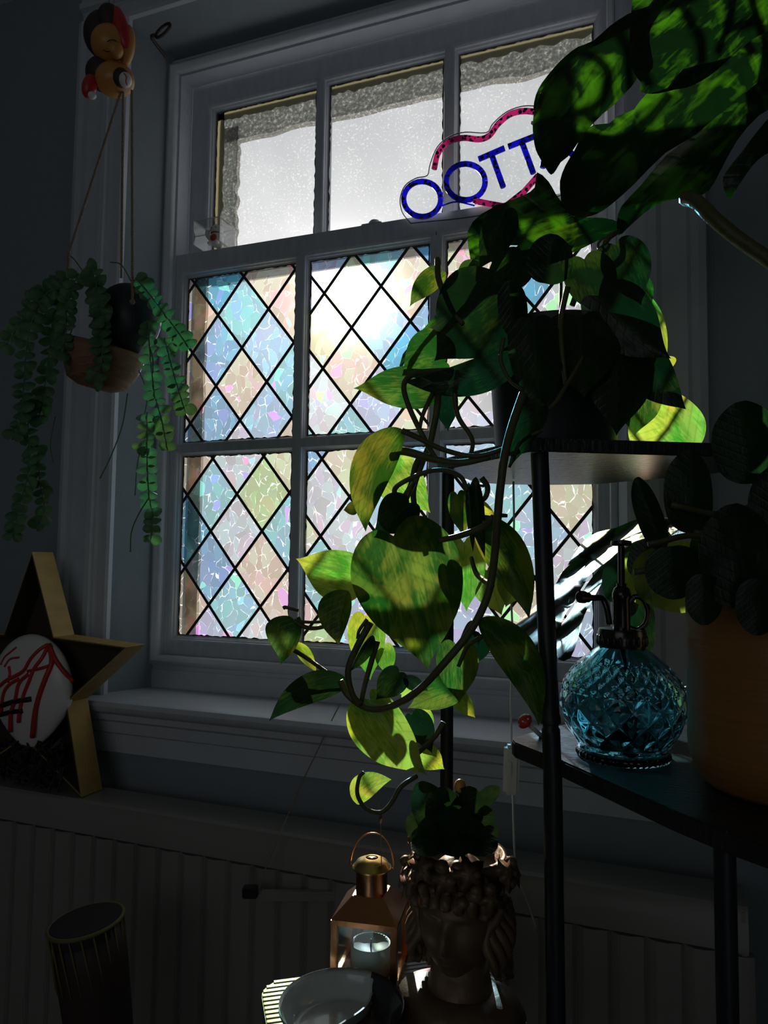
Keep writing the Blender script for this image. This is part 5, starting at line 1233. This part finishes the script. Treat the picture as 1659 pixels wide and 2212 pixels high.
for i in range(9):
    a = R(-95+i*24); c_ = rt0+fx*.064*math.sin(a)-fy*.064*math.cos(a)+Vector((0, 0, rnd.uniform(-.004, .03)))
    nrm = (fx*math.sin(a)-fy*math.cos(a)+Vector((0, 0, .4))).normalized(); e_ = nrm.cross(Vector((0, 0, 1))).normalized(); g_ = nrm.cross(e_)
    pts_ = []
    for k in range(20):
        t_ = 2*math.pi*k/20; rr_ = .017*(1+.28*math.cos(5*t_)); pts_.append(c_+e_*rr_*math.cos(t_)+g_*rr_*math.sin(t_)+nrm*.002*math.cos(3*t_))
    V = pts_+[c_+nrm*.005, c_-nrm*.003]; obj('vine_leaf', B().add(V, [(k, (k+1) % 20, 20) for k in range(20)]+[((k+1) % 20, k, 21) for k in range(20)]).me('vine_leaf', smooth=True), MAT['bronze'], bu)
# plant growing in it
kp = thing('leafy_houseplant', 'dark scalloped-leaf houseplant growing out of the bronze head', 'houseplant', hb_+(rt0+Vector((0, 0, .009))-hb_)*.81)
for (b0, t0, wl, wr, d_) in [((960, 1815), (905, 1690), 40, 42, -.03), ((965, 1810), (955, 1700), 42, 40, -.05), ((985, 1815), (1020, 1700), 44, 42, -.04), ((1000, 1815), (1058, 1745), 40, 38, -.02), ((975, 1820), (985, 1740), 44, 46, -.07), ((940, 1815), (884, 1760), 34, 36, .0), ((925, 1800), (930, 1850), 40, 40, -.07), ((985, 1800), (990, 1850), 44, 44, -.08), ((1040, 1800), (1040, 1850), 36, 40, -.06), ((1015, 1815), (1076, 1790), 30, 30, -.01), ((950, 1825), (930, 1760), 40, 40, -.06), ((1005, 1822), (1030, 1770), 36, 36, -.06), ((1032, 1745), (1078, 1700), 22, 16, -.02), ((930, 1820), (890, 1800), 24, 26, -.04)]:
    obj('leaf', leaf_mesh(b0, t0, wl, wr, QD+d_*.5, QD+d_, shape=OVAL, fold=.3, wave=.12), LEAF['kal'], kp)
stem('flower_stem', [(985, 1790, QD), (990, 1740, QD-.02), (994, 1700, QD-.03)], .0016, MAT['stem'], kp)
obj('stalk', B().lathe([(.006, 0), (.007, .02), (.003, .045)], rt0+Vector((0, 0, .009)), 10).me('stalk', smooth=True), MAT['stem'], kp); kp.children[-1].matrix_parent_inverse = Matrix.Translation(-(rt0+Vector((0, 0, .009))))
obj('flower_bud', B().ball(D(994, 1698, QD-.03), (.006, .006, .007), 10, 8).me('flower_bud', smooth=True), MAT['orange'], kp)

# ================================================================ hand drum on the floor
dd_ = D(188, 2008, 1.12)
dr = thing('hand_drum', 'goblet hand drum with dark skin and gold lacing in the lower left shadow', 'drum', (dd_.x, dd_.y, 0))
tilt = Vector((-.16, -.12, 1)).normalized(); DRr = 76*1.12/F
dtop = dd_; base_ = Vector((dd_.x+.10, dd_.y+.07, 0))
L_ = (dtop-Vector((base_.x, base_.y, 0))).length; axd = (dtop-Vector((base_.x, base_.y, 0))).normalized()
obj('shell', B().lathe([(DRr*.78, 0), (DRr*.70, L_*.15), (DRr*.50, L_*.42), (DRr*.55, L_*.55), (DRr*.88, L_*.78), (DRr*.98, L_*.93), (DRr*.96, L_)], Vector((base_.x, base_.y, .012)), 40, axd).me('shell', smooth=True), MAT['dark'], dr)
autosm(obj('skin', B().lathe([(0, 0), (DRr*.96, 0), (DRr*.985, -.004), (DRr*.99, -.02)], dtop+axd*.015, 40, axd).me('skin'), MAT['hide'], dr), 40)
q = axd.to_track_quat('Z', 'Y')
ringp = lambda rr, z: [dtop+axd*(.012+z)+q @ Vector((rr*math.cos(2*math.pi*k/40), rr*math.sin(2*math.pi*k/40), 0)) for k in range(41)]
obj('rim_ring', B().tube(ringp(DRr*1.01, 0), .0032, 8, cap=False).me('rim_ring', smooth=True), MAT['lace'], dr)
for k in range(20):
    a, b_ = 2*math.pi*k/20, 2*math.pi*(k+.5)/20
    obj('lace', B().tube([dtop+axd*.012+q @ Vector((DRr*1.02*math.cos(a), DRr*1.02*math.sin(a), 0)), dtop+axd*(-.073)+q @ Vector((DRr*.95*math.cos(b_), DRr*.95*math.sin(b_), 0))], .0014, 5).me('lace', smooth=True), MAT['lace'], dr)
